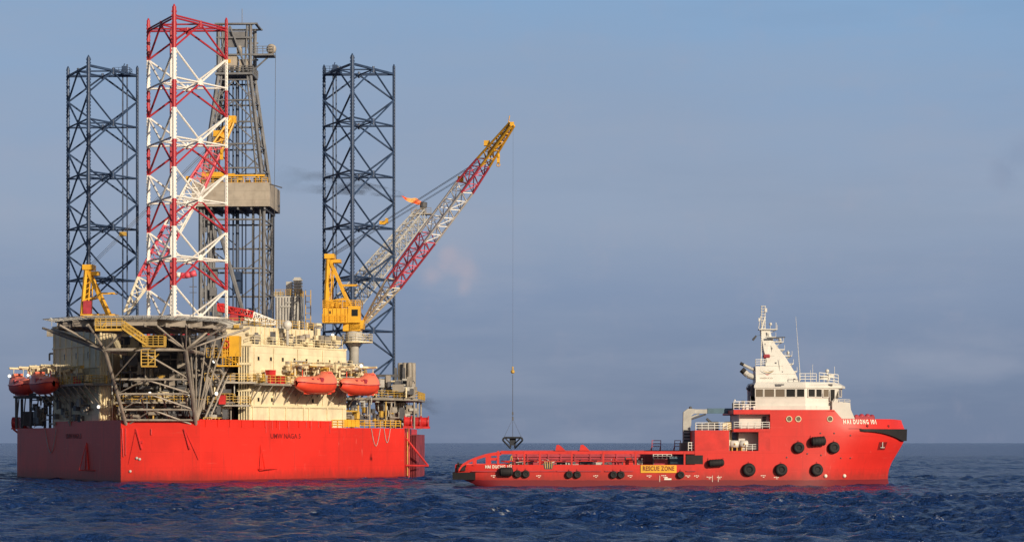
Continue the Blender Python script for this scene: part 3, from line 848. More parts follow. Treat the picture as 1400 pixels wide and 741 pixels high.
for yy in (24.6, 25.2):  mb.tube((30.25, yy, 0.4), (30.25, yy, 8), .06)
for k in range(18): mb.tube((30.25, 24.6, .6+k*.42), (30.25, 25.2, .6+k*.42), .05)
rig.sub('ladder', mb, M_YRAIL, hull)
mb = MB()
for x in (-3.6, 3.0): mb.tube((x, -15.1, 7.4), (x+.8, -15.15, 4.6), .13);  # bars and thin diagonals stand in for shadow lines on the bow plating
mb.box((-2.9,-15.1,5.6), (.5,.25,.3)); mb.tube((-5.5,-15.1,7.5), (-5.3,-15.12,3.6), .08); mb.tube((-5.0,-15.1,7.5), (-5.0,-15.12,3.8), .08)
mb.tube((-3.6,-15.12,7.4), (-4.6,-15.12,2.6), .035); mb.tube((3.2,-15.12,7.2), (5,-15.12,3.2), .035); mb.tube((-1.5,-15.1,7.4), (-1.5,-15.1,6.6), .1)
for s_ in (13.2, 14.5, 16, 18, 21.8, 22.9, 24.5, 27): mb.tube(RS(s_, .06, 8.6), RS(s_, .06, 6.9+.8*(int(s_*10)%3)/2), .06)  # tubes drawn in place of dark shadow lines down the hull side
rig.sub('fairlead_and_shadow_bar', mb, M_REDP, hull)
mb = MB()
for x, z in ((-3.5, 3.4), (-3.1, 3.25), (-4.4, 1.6)): mb.ball((x, -15.05, z), .2, 6)
rig.sub('discharge_outlet', mb, M_LGREY, hull)
mb = MB()   # mooring rope loops over the side
def loop(fs, s0, s1, z, dz):
    pts = [fs(s0+(s1-s0)*k/10, .12, z-dz*math.sin(math.pi*k/10)) for k in range(11)]; mb.path(pts, .045, 5)
loop(RS, 36.5, 38.6, 7.6, 2.6); loop(RS, 39.5, 41, 7.7, 2.2); loop(LS, 26, 31, 7.6, 3.6)
rig.sub('rope_loop', mb, M_LGREY, hull)
# exhaust house with vent stack behind the deckhouse
q = G(396, 430, 328); mb = MB()
mb.use(M_LGREY); mb.box((q.x, q.y, 24), (3.9, 4, 8)); mb.box((q.x-.2, q.y-2.1, 26.4), (1.7, .12, .2)); mb.box((q.x+.6, q.y-2.1, 27.0), (1.6, .12, .2))
for k in range(9): mb.use(M_DGREY); mb.box((q.x-1.8+k*.45, q.y-2.03, 24), (.12, .08, 7.6)); mb.use(M_LGREY)
mb.box((q.x-1.6, q.y-.5, 28.35), (1.4, 2, .7))
eh = rig.part('exhaust_house', mb, M_LGREY)
mb = MB(); qq = G(407, 400, 328)
for k in range(6): mb.box((qq.x, qq.y, 28.3+k*.46), (1.35, 1.35, .26))
mb.box((qq.x, qq.y, 29.5), (1.0, 1.0, 3)); mb.box((qq.x-1.3, qq.y, 29.2), (.9, 1, 2.3))
rig.sub('vent_stack', mb, M_LGREY, eh)
mb = MB(); mb.rail([(q.x-1.9,q.y-2,28), (q.x+1.9,q.y-2,28), (q.x+1.9,q.y+2,28)], 1, .8, .045)
for k in range(10): mb.tube((q.x+2.6, q.y-1, 20+k*.9), (q.x+3.4, q.y-1, 20+k*.9), .05)
for x in (2.6, 3.4): mb.tube((q.x+x, q.y-1, 19), (q.x+x, q.y-1, 29), .07)
rig.sub('ladder', mb, M_YRAIL, eh)
# aft deck blocks and cantilever
mb = MB()
mb.b2((-9.5, 20, 7.8), (9.5, 62, 12.5)); mb.b2((-5.5, 36, 12.5), (5.5, 60, 18)); mb.b2((10, 22, 7.8), (18, 34, 15))
mb.b2((-18, 22, 7.8), (-10, 34, 14)); mb.b2((-8, 18, 12.6), (8, 24, 21.5)); mb.b2((10, 14, 19.45), (17, 22, 22.5))
rig.part('cantilever', mb, M_GREY)
lane('roof_fittings', RS, 11, 31, -3.2, -1.2, 19.45, 21.4, 46, 46, 41, [M_GREY, M_CREAMP, M_TRUSS, M_DGREY, M_CREAM])
lane('roof_fittings', RS, 23, 32, -7, -3, 19.5, 23.4, 30, 30, 44, [M_CREAM, M_CREAMP, M_TRUSS, M_GREY, M_CREAM])
clutter('deck_machinery', -7, 9, 14, 20, 21.8, 24, 40, 40, 43, MIXC, None)
clutter('deck_machinery', -24, -13, 18, 26, 18, 23.5, 34, 40, 42, MIXD+[M_CREAMP], None)
# floodlights
for px, py, D in ((70,437,301), (413,463,317), (432,445,322), (205,538,291), (258,538,288), (296,538,292), (135,556,298), (293,494,292), (548,522,336), (39,513,314), (13,514,319), (455,458,322), (400,488,308), (494,500,311)):
    q = G(px, py, D); mb = MB(); mb.lathe((q.x, q.y-.05, q.z), [(.12,.42), (.26,.05), (.28,-.02)], 10, 'y'); mb.tube((q.x, q.y+.3, q.z), (q.x, q.y+.3, q.z-.9), .05)
    o = rig.part('floodlight', mb, M_LGREY)
    g = MB(); g.ball((q.x, q.y-.12, q.z), .21, 8); rig.sub('lens', g, M_LAMP, o)

# ---- derrick (stands on the cantilever)
der = Thing('drilling_derrick', 'tall grey derrick tower with a beige wind wall behind the red and white leg', 'derrick', RIG, (0, 47, 18))
DX, DY0, DY1 = 5.2, 42.2, 51.5
def dleg(sx, sy, z):
    t = min(max((z-46)/(66-46), 0), 1); w = DX+(2.65-DX)*t
    yc = (DY0+DY1)/2; hy = (DY1-DY0)/2; hy = hy+(2.4-hy)*t
    return Vector((sx*w, yc+sy*hy, z))
for sx, sy in ((-1,-1), (1,-1), (1,1), (-1,1)):
    mb = MB()
    for a, b in ((18, 46), (46, 66), (66, 74.3)):
        p, q = dleg(sx, sy, a), dleg(sx, sy, b)
        mb.tube(p, q, .32, 4); mb.tube(p+Vector((-sx*.9, 0, 0)), q+Vector((-sx*.55, 0, 0)), .15, 4)
        n = int((b-a)/1.4)
        for k in range(n): mb.tube(p.lerp(q, k/n), (p+Vector((-sx*.9,0,0))).lerp(q+Vector((-sx*.55,0,0)), (k+1)/n), .08, 4)
    der.part('derrick_leg', mb, M_DERRICK)
mb = MB()
lev = [22, 26, 30, 34, 38, 42, 50.5, 54.5, 58.2, 61.8, 65.2]
for i, z in enumerate(lev):
    c = [dleg(*s_, z) for s_ in ((-1,-1), (1,-1), (1,1), (-1,1))]
    for k in range(4):
        if z < 44 and k == 0 and i % 2 == 0: continue
        mb.tube(c[k], c[(k+1) % 4], .16, 5)
    if i+1 < len(lev) and not (z == 42):
        z2 = lev[i+1]; c2 = [dleg(*s_, z2) for s_ in ((-1,-1), (1,-1), (1,1), (-1,1))]
        for k in (1, 2, 3):
            m_ = c[k].lerp(c[(k+1) % 4], .5)
            mb.tube(m_, c2[k], .1, 5); mb.tube(m_, c2[(k+1) % 4], .1, 5)
        if z > 50: m_ = c2[0].lerp(c2[1], .5); mb.tube(m_, c[0], .11, 5); mb.tube(m_, c[1], .11, 5)
mb.tube((-2.2, 41.5, 41), (2.8, 41, 24), .35, 6)
for x in (-4.2, -3.4, 3.2): mb.tube((x, 44, 20), (x, 44, 44), .22, 6)
der.part('bracing', mb, M_DERRICK)
mb = MB()
for x, r in ((-1.3,.1), (-.6,.16), (.1,.3), (.9,.1), (1.5,.09)): mb.tube((x, 47, 18), (x, 47, 66), r, 6)
mb.box((.1, 47, 32), (1.2, 1.2, 3.6)); mb.box((.1, 47, 26), (1.0, 1.0, 2.4))
der.part('drill_string', mb, M_NAVY)
mb = MB()
for (x0, y0, x1, y1) in ((-6.4, 41, 6.4, 41.15), (-6.4, 41.15, -6.25, 52.5), (6.25, 41.15, 6.4, 52.5), (-6.25, 52.35, 6.25, 52.5)): mb.b2((x0, y0, 44.0), (x1, y1, 47.85))
ww = der.part('wind_wall', mb, M_TAN)
mb = MB(); mb.b2((-6.2, 41.2, 44.1), (6.2, 52.3, 44.3)); 
for k in range(6): mb.box((-5.5+k*2.2, 46.8, 43.75), (.25, 11, .5))
der.part('racking_platform', mb, M_DERRICK)
mb = MB(); mb.b2((-4, 42, 49.0), (5.4, 42.4, 49.3)); mb.box((-3.2, 42, 49.3), (3.4, .8, .8)); mb.box((-.5, 42, 49.2), (2, .6, .5)); mb.rail([(-6, 41.4, 47.6), (6, 41.4, 47.6)], 1.1, 1, .05)
der.part('pipe_rack_arm', mb, M_YEL)
r_ = random.Random(14); mb = MB()
for _ in range(26):
    mb.use(r_.choice([M_DERRICK, M_DGREY, M_YRAIL])); mb.box((r_.uniform(-5,5), r_.uniform(42,46), r_.uniform(47.9,49.4)), (r_.uniform(.2,.9), .4, r_.uniform(.4,1.4)))
for _ in range(40):
    mb.use(r_.choice([M_DERRICK, M_DGREY, M_NAVY])); mb.box((r_.choice((-1,1))*r_.uniform(1.5,5.2), r_.uniform(41.5,48), r_.uniform(20,27)), (r_.uniform(.4,1.8), 1, r_.uniform(.5,2.2)))
for _ in range(12):
    mb.use(M_DERRICK); mb.box((r_.uniform(-5.2,-2.5), r_.uniform(42,46), r_.uniform(27,43)), (r_.uniform(.4,1.4), .8, r_.uniform(.6,2.6)))
der.part('floor_machinery', mb)
mb = MB(); mb.b2((-3.1, 43.9, 66), (3.1, 49.8, 66.35)); mb.rail([(-3.1,43.9,66.35), (3.1,43.9,66.35), (3.1,49.8,66.35)], 1.1, .8, .06)
mb.b2((2.9, 45, 69.3), (6.4, 47.6, 69.6)); mb.rail([(2.9,45,69.6), (6.4,45,69.6)], 1.2, 1, .06); mb.tube((2.9, 46, 67), (5.5, 46, 69.3), .14)
for z in (69.2, 72, 74.2): mb.b2((-3, 44.2, z), (3.2, 44.5, z+.25)); mb.b2((-3, 49.2, z), (3.2, 49.5, z+.25))
mb.b2((-3.2, 44, 74.25), (3.9, 44.4, 74.5)); mb.b2((-3.2, 49.2, 74.25), (3.9, 49.6, 74.5)); mb.b2((3.4, 44.4, 74.25), (3.8, 49.2, 74.5)); mb.b2((-3.2, 44.4, 74.25), (-2.8, 49.2, 74.5)); mb.b2((-2.2,44.6,70.6), (2.2,44.9,73.2)); mb.tube((-.7, 44.2, 74), (2.2, 44.2, 66.5), .16); mb.tube((-.7, 44.2, 74), (-2.2, 44.2, 69.5), .12)
mb.tube((1.2, 45, 74.4), (1.2, 45, 77), .05)
der.part('crown_platform', mb, M_DERRICK)
mb = MB(); mb.use(M_TAN)
mb.box((-1.2, 45.5, 68.1), (3.2, 2, 2.2)); mb.box((1.6, 45.5, 67.6), (1.6, 2, 1.9)); mb.lathe((.3, 45.2, 70.2), [(.2,0), (.9,.1), (.9,.8), (.2,.9)], 12, 'x'); mb.ball((5.9, 46, 70.5), .85, 8)
mb.use(M_YEL); mb.box((-1.2, 44.45, 68.3), (1.2, .06, .6)); mb.use(M_DGREY)
for k in range(5): mb.box((-2.2+k*.9, 44.7, 66.9), (.5, .6, 1))
der.part('crown_machinery', mb)
mb = MB(); mb.tube((6.6, 46, 70), (6.6, 44, 28), .035, 4); mb.tube((6.4, 41, 47.6), (8.4, 41, 47.0), .1); der.part('guide_line', mb, M_DGREY)

# ---- cranes
def boom_parts(th, A, B, w, bands, nper):
    A = Vector(A); B = Vector(B)
    bo = None
    L = (B-A).length
    def sz(t): return w*(min(1, .22+t/.24*.78) if t < .24 else (1 if t < .72 else 1-.72*(t-.72)/.28))
    for (t0, t1, m, nm) in bands:
        mb = MB(); mb.use(m)
        mb.lattice(A.lerp(B, t0), A.lerp(B, t1), sz(t0), sz(t1), sz(t0), sz(t1), max(2, round((t1-t0)*nper)), .17, .08)
        if bo is None: bo = th.part('boom', mb)
        else: th.sub('boom_section', mb, None, bo, nm)
    return bo
def crane(label, name, ped, z0, cab, boomA, boomB, atop, aft_x, seed, pend_to, yaw=0.0):
    """ped: local xy of pedestal axis"""
    th = Thing(name, label, 'crane', RIG, (ped[0], ped[1], z0))
    return th
c1 = Thing('pedestal_crane', 'yellow deck crane with long red and white boom lowering a load toward the supply vessel', 'crane', RIG, G(484, 520, 318))
b0 = G(484, 520, 318); CY = b0.y
mb = MB(); mb.smooth = True
zA, zB, zC = b0.z-2.5, G(484, 468, 318).z, G(484, 453, 318).z
mb.lathe((b0.x, CY, zA), [(.72,0), (.72,zB-zA-.8), (1.25,zB-zA), (1.25,zC-zA)], 18); mb.smooth = False
ped = c1.part('pedestal', mb, M_LGREY)
mb = MB(); mb.lathe((b0.x+.5, CY, zB-.1), [(2.3,0), (2.3,.2)], 14)
ring = [(b0.x+.5+2.25*math.cos(a), CY+2.25*math.sin(a), zB+.1) for a in np.linspace(0, 2*math.pi, 13)]; mb.rail(ring, 1.1, 1.2, .045); c1.sub('walkway', mb, M_CREAMP, ped)
def gp(px, py, D=318): return G(px, py, D)
mb = MB()
pa, pb = gp(443, 442), gp(478, 422)
mb.b2((pa.x, CY-1.6, pa.z), (pb.x, CY+1.7, pb.z))
mb.b2((pb.x-.05, CY-1.75, gp(0,442).z), (gp(494,0).x, CY-.1, gp(0,420).z))      # operator cab
hx = gp(497, 445); mb.prism_y([(gp(478,452).x, gp(0,453).z), (gp(497,0).x, gp(0,450).z), (gp(499,0).x, gp(0,438).z), (gp(478,0).x, gp(0,440).z)], CY-1.3, CY+1.5)
mb.b2((gp(470,0).x, CY-1.3, zC), (gp(494,0).x, CY+1.3, gp(0,441).z))
for k in range(6): x = pa.x+.3+k*.62; mb.box((x, CY-1.66, (pa.z+pb.z)/2), (.07, .1, 2.0))
mh = c1.part('machinery_house', mb, M_YEL)
mb = MB(); zz = gp(0,432); mb.b2((gp(482.5,0).x, CY-1.80, gp(0,433).z), (gp(491,0).x, CY-1.755, gp(0,424).z)); mb.b2((gp(451,0).x, CY-1.70, gp(0,430).z), (gp(454,0).x, CY-1.62, gp(0,426).z))
c1.sub('window', mb, M_GLASS, mh)
mb = MB(); z = gp(0,441).z; 
for rr in ([(pa.x, CY-2.3, z), (gp(478,0).x, CY-2.3, z)], [(pa.x, CY-1.7, pb.z), (gp(494,0).x, CY-1.7, pb.z)], [(pa.x, CY+1.6, pb.z), (gp(494,0).x, CY+1.6, pb.z)]): mb.rail(rr, 1.15, .7, .05, 4)
mb.b2((pa.x, CY-2.35, z-.15), (gp(478,0).x, CY-1.6, z))
c1.sub('railing', mb, M_YEL, mh)
mb = MB(); at_ = gp(449, 351)
for yy in (-1.2, 1.2):
    T = Vector((at_.x, CY+yy*.6, at_.z)); f1 = Vector((gp(446,0).x, CY+yy, pb.z)); f2 = Vector((gp(480,0).x, CY+yy, pb.z))
    mb.tube(f1, T, .28, 4); mb.tube(f2, T, .26, 4); mb.tube(f1+Vector((.75,0,0)), T+Vector((.65,0,-.6)), .1, 4)
    for k in range(9): mb.tube(f1.lerp(T, k/9), (f1+Vector((.75,0,0))).lerp(T+Vector((.65,0,-.6)), (k+1)/9), .06, 4)
    a_ = f1.lerp(T, .52); b_ = f2.lerp(T, .5); mb.tube(f2.lerp(T,.45), f2.lerp(T,.45)+Vector((2.6,0,0)), .11, 4)
    mb.tube(f2.lerp(T, .2), f1.lerp(T, .12), .12, 4)
mb.box((at_.x+.25, CY, at_.z), (1.5, 2.2, .7)); mb.box((at_.x+1.2, CY, at_.z-.7), (1.4, 1.6, .5)); mb.tube((at_.x, CY-1, at_.z-3), (at_.x, CY+1, at_.z-3), .15)
for k in range(12): mb.box((rnd.uniform(pa.x+.3, gp(474,0).x), CY+rnd.uniform(-1.2,1.2), pb.z+.5), (rnd.uniform(.3,.8), .6, rnd.uniform(.5,1.3)))
c1.part('gantry', mb, M_YEL)
bA, bB = gp(499, 440, 318), G(700, 170, 289)
bo1 = boom_parts(c1, bA, bB, 1.95, [(0,.21,M_BOOMC,'cream boom foot'), (.21,.45,M_BOOMR,'red boom section'), (.45,.70,M_BOOMW,'white boom section'), (.70,.82,M_BOOMR,'short red boom section'), (.82,1,M_YEL,'yellow boom tip')], 26)
mb = MB(); d_ = (bB-bA).normalized(); up_ = Vector((0,0,1))
for t in (.70, .87): mb.box(bA.lerp(bB, t)+Vector((-.6,0,1.2)), (.8,.8,.7))
mb.tube(bA.lerp(bB,.86), bA.lerp(bB,.99), .4, 6, .25); mb.box(bB, (.55,.7,.5)); mb.tube(bA.lerp(bB,.97), bA.lerp(bB,.985)+Vector((0,0,1.6)), .06)
c1.sub('boom_head', mb, M_YEL, bo1)
mb = MB(); pe = bA.lerp(bB, .80)+Vector((0,0,.9))
for yy in (-.5, .5):
    mb.tube((at_.x+.5, CY+yy, at_.z+.3), pe+Vector((0,yy,0)), .035, 4); mb.tube((at_.x+.5, CY+yy, at_.z), pe+Vector((0,yy,-.9)), .03, 4)
c1.part('pendant_line', mb, M_DGREY)
sp = Vector((at_.x+.5, CY, at_.z+.2)).lerp(pe, .36); mb = MB(); mb.box(sp, (.9,.8,.5)); mb.box(sp+Vector((.6,0,.3)), (.4,.6,.7)); c1.part('bridle', mb, M_YEL)
hk = bA.lerp(bB, .915); hb = Vector((hk.x, hk.y, G(684,215,291).z))
mb = MB(); mb.tube(hk+Vector((.1,0,0)), hb+Vector((.1,0,.8)), .03, 4); mb.tube(hk+Vector((-.15,0,0)), hb+Vector((-.15,0,.8)), .03, 4); c1.part('hoist_rope', mb, M_DGREY)
mb = MB(); mb.lathe((hb.x-.18, hb.y, hb.z+.2), [(.3,0), (.42,.1), (.42,.3), (.3,.38)], 12, 'x'); mb.box((hb.x, hb.y, hb.z-.3), (.4,.5,.9)); mb.torus((hb.x, hb.y, hb.z-1.0), .22, .07, n=10, m=5)
c1.part('hook_block', mb, M_YEL)

# second crane behind, boom to the right
b2_ = G(148, 440, 322)
c2 = Thing('pedestal_crane', 'yellow deck crane with A-frame on the left, boom passing behind the banded leg', 'crane', RIG, b2_)
def gq(px, py, D=322): return G(px, py, D)
CY2 = b2_.y
mb = MB(); mb.lathe((gq(146,0).x, CY2, 14), [(1.1,0), (1.1,gq(0,446).z-14)], 16); c2.part('pedestal', mb, M_LGREY)
mb = MB(); mb.b2((gq(113,0).x, CY2-1.6, gq(0,450).z), (gq(160,0).x, CY2+1.6, gq(0,430).z)); mh2 = c2.part('machinery_house', mb, M_YEL)
mb = MB(); mb.b2((gq(117,0).x, CY2-1.7, gq(0,430).z), (gq(128,0).x, CY2-1.1, gq(0,412).z)); c2.sub('winch', mb, M_MAROON, mh2)
mb = MB(); at2 = gq(119, 366)
for yy in (-1.2, 1.2):
    T = Vector((at2.x, CY2+yy*.6, at2.z)); f1 = Vector((gq(114,0).x, CY2+yy, gq(0,430).z)); f2 = Vector((gq(149,0).x, CY2+yy, gq(0,430).z))
    mb.tube(f1, T, .3, 4); mb.tube(f2, T, .28, 4); mb.tube(f1+Vector((.9,0,0)), T+Vector((.7,0,-.6)), .12, 4)
    for k in range(8): mb.tube(f1.lerp(T, k/8), (f1+Vector((.9,0,0))).lerp(T+Vector((.7,0,-.6)), (k+1)/8), .07, 4)
    mb.tube(f2.lerp(T,.45), f2.lerp(T,.45)+Vector((2.6,0,0)), .11, 4); mb.tube(f2.lerp(T,.38), f1.lerp(T,.3), .14, 4)
mb.box((at2.x+.3, CY2, at2.z), (1.6, 2.2, .8)); mb.box((at2.x+1.2, CY2, at2.z-.9), (1.3, 1.4, .6))
c2.part('gantry', mb, M_YEL)
cA, cB = gq(172, 428), G(318, 164, 324)
bo2 = boom_parts(c2, cA, cB, 2.5, [(0,.17,M_BOOMC,'cream boom foot'), (.17,.43,M_BOOMR,'red boom section'), (.43,.67,M_BOOMW,'white boom section'), (.67,.86,M_BOOMR,'upper red boom section'), (.86,1,M_YEL,'yellow boom tip')], 24)
mb = MB(); mb.tube(cA.lerp(cB,.88), cB, .45, 6, .3); mb.box(cB, (1.1,1,1.1)); mb.box(cA.lerp(cB,.92)+Vector((-.9,0,.2)), (1.4,1,.9)); mb.box(cA.lerp(cB,.68)+Vector((-1.5,0,.4)), (.8,.8,.7)); c2.sub('boom_head', mb, M_YEL, bo2)
mb = MB(); pe2 = cA.lerp(cB,.84)+Vector((-.8,0,.8))
for yy in (-.5,.5):
    mb.tube((at2.x+.4, CY2+yy, at2.z+.3), pe2+Vector((0,yy,0)), .035, 4); mb.tube((at2.x+.4, CY2+yy, at2.z), pe2+Vector((-.4,yy,-.8)), .03, 4)
c2.part('pendant_line', mb, M_DGREY)
mb = MB(); q = G(168, 320, 322); mb.box(q, (1.0,.7,.6)); c2.part('bridle', mb, M_YRAIL)
hk2 = G(303, 190, 323); hb2 = G(303, 208, 323); mb = MB(); mb.tube(hk2, hb2, .04, 4); mb.lathe((hb2.x-.2, hb2.y, hb2.z), [(.3,0), (.5,.1), (.5,.35), (.3,.42)], 12, 'x'); mb.box(hb2+Vector((0,0,-.6)), (.45,.5,1.2)); c2.part('hook_block', mb, M_YEL)

# third crane boom lowered across the deck
c3 = Thing('lowered_crane', 'red crane with white lattice boom lying low across the deck by the derrick foot', 'crane', RIG, G(325, 437, 312))
mb = MB(); p, q = G(299, 421, 312), G(346, 430, 312); mb.lattice(p, q, 1.1, .9, .9, .8, 7, .13, .08); mb.tube(p, G(325,425,312), .32, 5, .25); mb.box(G(302,419.5,312), (1.0,1.0,1.0)); mb.box(G(325,424,312), (.8,1.0,.6)); c3.part('boom', mb, M_REDP)
mb = MB(); mb.b2(G(316,438,312)+Vector((0,-.5,0)), G(326,428,312)+Vector((0,.5,0))); mb.tube(G(309,438,312), G(312,424,312), .14); mb.tube(G(334,438,312), G(330,428,312), .16); mb.box(G(320,435,312), (1.2,1.2,.8)); mb.tube(G(316,440,312), G(318,425,312), .3); mb.tube(G(330,438,312), G(332,428,312), .25); c3.part('crane_base', mb, M_MAROON)
mb = MB(); mb.lattice(G(334,430,312), G(376,441,314), 1.3, .6, 1.5, .5, 8, .09, .06); c3.part('lattice_jib', mb, M_BOOMW)

# ---- flare boom, flame, smoke
fb = Thing('flare_boom', 'grey lattice flare boom rising behind the raised crane boom', 'flare boom', RIG, G(462, 440, 345))
fA, fB = G(466, 425, 345), G(576, 293, 372)
mb = MB(); mb.lattice(fA, fB, 3.2, 1.8, 3.0, 1.9, 24, .12, .07); bm_ = fb.part('boom', mb, M_LGREY)
mb = MB(); mb.b2((fB.x-1.7, fB.y-1, fB.z-.1), (fB.x+1.8, fB.y+1, fB.z+.1)); mb.rail([(fB.x-1.7,fB.y-1,fB.z), (fB.x+1.8,fB.y-1,fB.z)], 1.0, .8, .05); fb.sub('platform', mb, M_GREY, bm_)
tip = G(579, 283, 372); mb = MB(); mb.lathe((tip.x, tip.y, fB.z), [(.22,0), (.22,.9), (.62,1.2), (.68,2.0), (.5,2.1)], 12); fb.part('burner', mb, M_DGREY)
mb = MB(); mb.path([fA+Vector((0,0,1.6)), fB+Vector((0,0,1.1)), Vector((tip.x, tip.y, fB.z+.8))], .12); fb.part('gas_pipe', mb, M_GREY)
def flame_mesh(p, q, r0, n=12):
    mb = MB(); mb.smooth = True; rr = random.Random(2); p = Vector(p); q = Vector(q); vs = []; m = 10
    for k in range(n+1):
        t = k/n; r = r0*min(1, .35+t*2.4)*(1-t)**.6+.02; c = p.lerp(q, t)+Vector((0, 0, .25*math.sin(t*7)*t))
        for j in range(m):
            a = 2*math.pi*j/m; f_ = r*(1+.3*(rr.random()-.5)); vs.append(c+Vector((0, f_*math.cos(a), f_*math.sin(a))))
    fs = [(k*m+j, k*m+(j+1) % m, (k+1)*m+(j+1) % m, (k+1)*m+j) for k in range(n) for j in range(m)]
    mb.add(vs, fs); return mb
mfl, nt, b = nodes_of('flame'); 
co = N(nt, 'ShaderNodeTexCoord').outputs['Object']; nn = noise(nt, 1.1, co, 4)
cc = mix_c(nt, ramp(nt, nn, .38, .62), (1, .10, .02), (1, .50, .13)); nt.links.new(cc, b.inputs['Emission Color']); b.inputs['Emission Strength'].default_value = 1.15; b.inputs['Base Color'].default_value = (.1,.02,.01,1)
fl0 = G(578, 279, 372)
solo('flame', flame_mesh(fl0, G(549, 269, 372), .6), mfl, RIG, fl0, 'small orange gas flame blown sideways from the flare burner', 'flame')
def smoke(name, pts, rads, dens, col, label, fr=RIG, scale=.25):
    mb = MB(); mb.smooth = True; m = 12; vs = []
    P = [Vector(p) for p in pts]
    for c, r in zip(P, rads):
        for j in range(m):
            a = 2*math.pi*j/m; vs.append(c+Vector((0, r*math.cos(a), r*math.sin(a))))
    n = len(P); fs = [(k*m+j, k*m+(j+1) % m, (k+1)*m+(j+1) % m, (k+1)*m+j) for k in range(n-1) for j in range(m)]
    fs += [tuple(range(m)), tuple(range(n*m-1, (n-1)*m-1, -1))]
    if P[-1].x < P[0].x: fs = [f[::-1] for f in fs]
    mb.add(vs, fs)
    mat = bpy.data.materials.new(name+'_volume'); mat.use_nodes = True; nt = mat.node_tree
    nt.nodes.remove(nt.nodes['Principled BSDF'])
    pv = N(nt, 'ShaderNodeVolumePrincipled'); pv.inputs['Color'].default_value = (*col, 1)
    co = N(nt, 'ShaderNodeTexCoord').outputs['Object']; n1 = noise(nt, scale, co, 4, .6, (.5, 1, 1.3))
    sp = N(nt, 'ShaderNodeSeparateXYZ'); nt.links.new(co, sp.inputs[0])
    L = abs(P[-1].x-P[0].x); fade = N(nt, 'ShaderNodeMapRange'); nt.links.new(math_n(nt, 'ABSOLUTE', sp.outputs[0]), fade.inputs[0]); fade.inputs[1].default_value = 0; fade.inputs[2].default_value = L; fade.inputs[3].default_value = 1; fade.inputs[4].default_value = .0
    f2 = math_n(nt, 'POWER', fade.outputs[0], 2.4)
    nt.links.new(math_n(nt, 'MULTIPLY', math_n(nt, 'MULTIPLY', ramp(nt, n1, .42, .62), f2), dens), pv.inputs['Density'])
    nt.links.new(pv.outputs[0], nt.nodes['Material Output'].inputs['Volume'])
    o = mb.build(name, mat, None, P[0]); o.location = fr.M @ P[0]; o.rotation_euler = (0,0,fr.rz)
    tag(o, label, 'smoke', kind='stuff')
sp_ = [(553,268), (545,265.5), (530,263), (505,259), (470,254), (430,249), (385,245), (340,242)]
smoke('smoke', [G(x, y, 372) for x, y in sp_], [.3, .6, .9, 1.2, 1.7, 2.2, 2.6, 2.8], 1.0, (.08,.075,.075), 'dark smoke trail drifting left from the flare flame', scale=.5)
sp_ = [(576,552), (583,552), (590,555), (600,558), (612,560)]
smoke('smoke', [G(x, y, 336) for x, y in sp_], [.5, 1.0, 1.4, 1.5, 1.2], .6, (.07,.07,.075), 'faint dark exhaust smoke at the right edge of the rig deck', scale=.6)

# ---- lifeboats
def lifeboat():
    th = Thing('lifeboat', 'x', 'lifeboat', RIG, (0,0,0), 'enclosed lifeboats hanging along the rig')
    L, Wd = 8.6, 3.0
    nx = 22
    lo = MB(); lo.smooth = True; hi = MB(); hi.smooth = True
    def half(t): return Wd/2*max(.03, (1-abs(2*t-1)**3.6))**.55
    vs = []; m = 8
    for i in range(nx+1):
        t = i/nx; x = (t-.5)*L; w = half(t); keel = -1.35+1.0*abs(2*t-1)**3.2; sheer = .0+.25*abs(2*t-1)**2
        for j in range(m+1):
            a = math.pi*(j/m-.5)   # -90..90 across the bottom
            vs.append((x*(1-.06*(1-math.cos(a))), w*math.sin(a), sheer+(keel-sheer)*math.cos(a)**.75))
    fs = [(i*(m+1)+j, i*(m+1)+j+1, (i+1)*(m+1)+j+1, (i+1)*(m+1)+j) for i in range(nx) for j in range(m)]
    lo.add(vs, fs); th.part('boat_hull', lo, M_ORANGE)
    vs = []
    for i in range(nx+1):
        t = i/nx; x = (t-.5)*L; w = half(t)*.98; sheer = .0+.25*abs(2*t-1)**2; top = sheer+max(.02, interp([(0,.25),(.04,.75),(.15,.98),(.55,1.28),(.66,1.62),(.78,1.82),(.85,1.75),(.93,.95),(1,.1)], t))
        for j in range(m+1):
            a = math.pi*(j/m-.5); vs.append((x*.985, w*math.sin(a)*(1-.18*math.cos(a)), sheer+(top-sheer)*math.cos(a)**.6))
    hi.add(vs, [(i*(m+1)+j, (i+1)*(m+1)+j, (i+1)*(m+1)+j+1, i*(m+1)+j+1) for i in range(nx) for j in range(m)])
    can = th.part('canopy', hi, M_SALMON)
    tw = MB(); tw.smooth = False
    tw.prism_y([(1.5,1.2), (3.1,1.2), (2.9,1.7), (2.5,1.95), (1.9,1.93)], -.7, .7); th.sub('wheel_tower', tw, M_SALMON, can)
    g = MB(); g.b2((1.9,-.73,1.6), (2.15,.73,1.78)); g.b2((2.3,-.73,1.6), (2.6,.73,1.78)); 
    for x in (-2.2, -1.1, 0): g.b2((x,-1.30,.62), (x+.35,1.30,.82))
    g.b2((-.5,-1.4,.3), (.1,1.4,.95)); th.sub('window', g, M_MAROON, can)
    f = MB(); f.smooth = True
    pts = [(x_*L/2, half((x_+1)/2), .06+.25*x_*x_) for x_ in np.linspace(-.98, .98, 15)]
    f.path(pts, .07); f.path([(x, -y, z) for x, y, z in pts], .07); th.part('fender_strip', f, M_MAROON)
    k = MB(); k.b2((2.2,-.08,-1.35), (3.3,.08,-.7)); k.tube((3.2,0,-.9), (3.9,0,-.8), .25, 8, .3); k.b2((-2.6,-.05,-1.42), (2.2,.05,-1.2))
    for x in (-2.9, 2.9): k.tube((x,0,1.0), (x,0,2.0), .07)
    th.part('keel_gear', k, M_ORANGE); return th.o
lb = lifeboat()
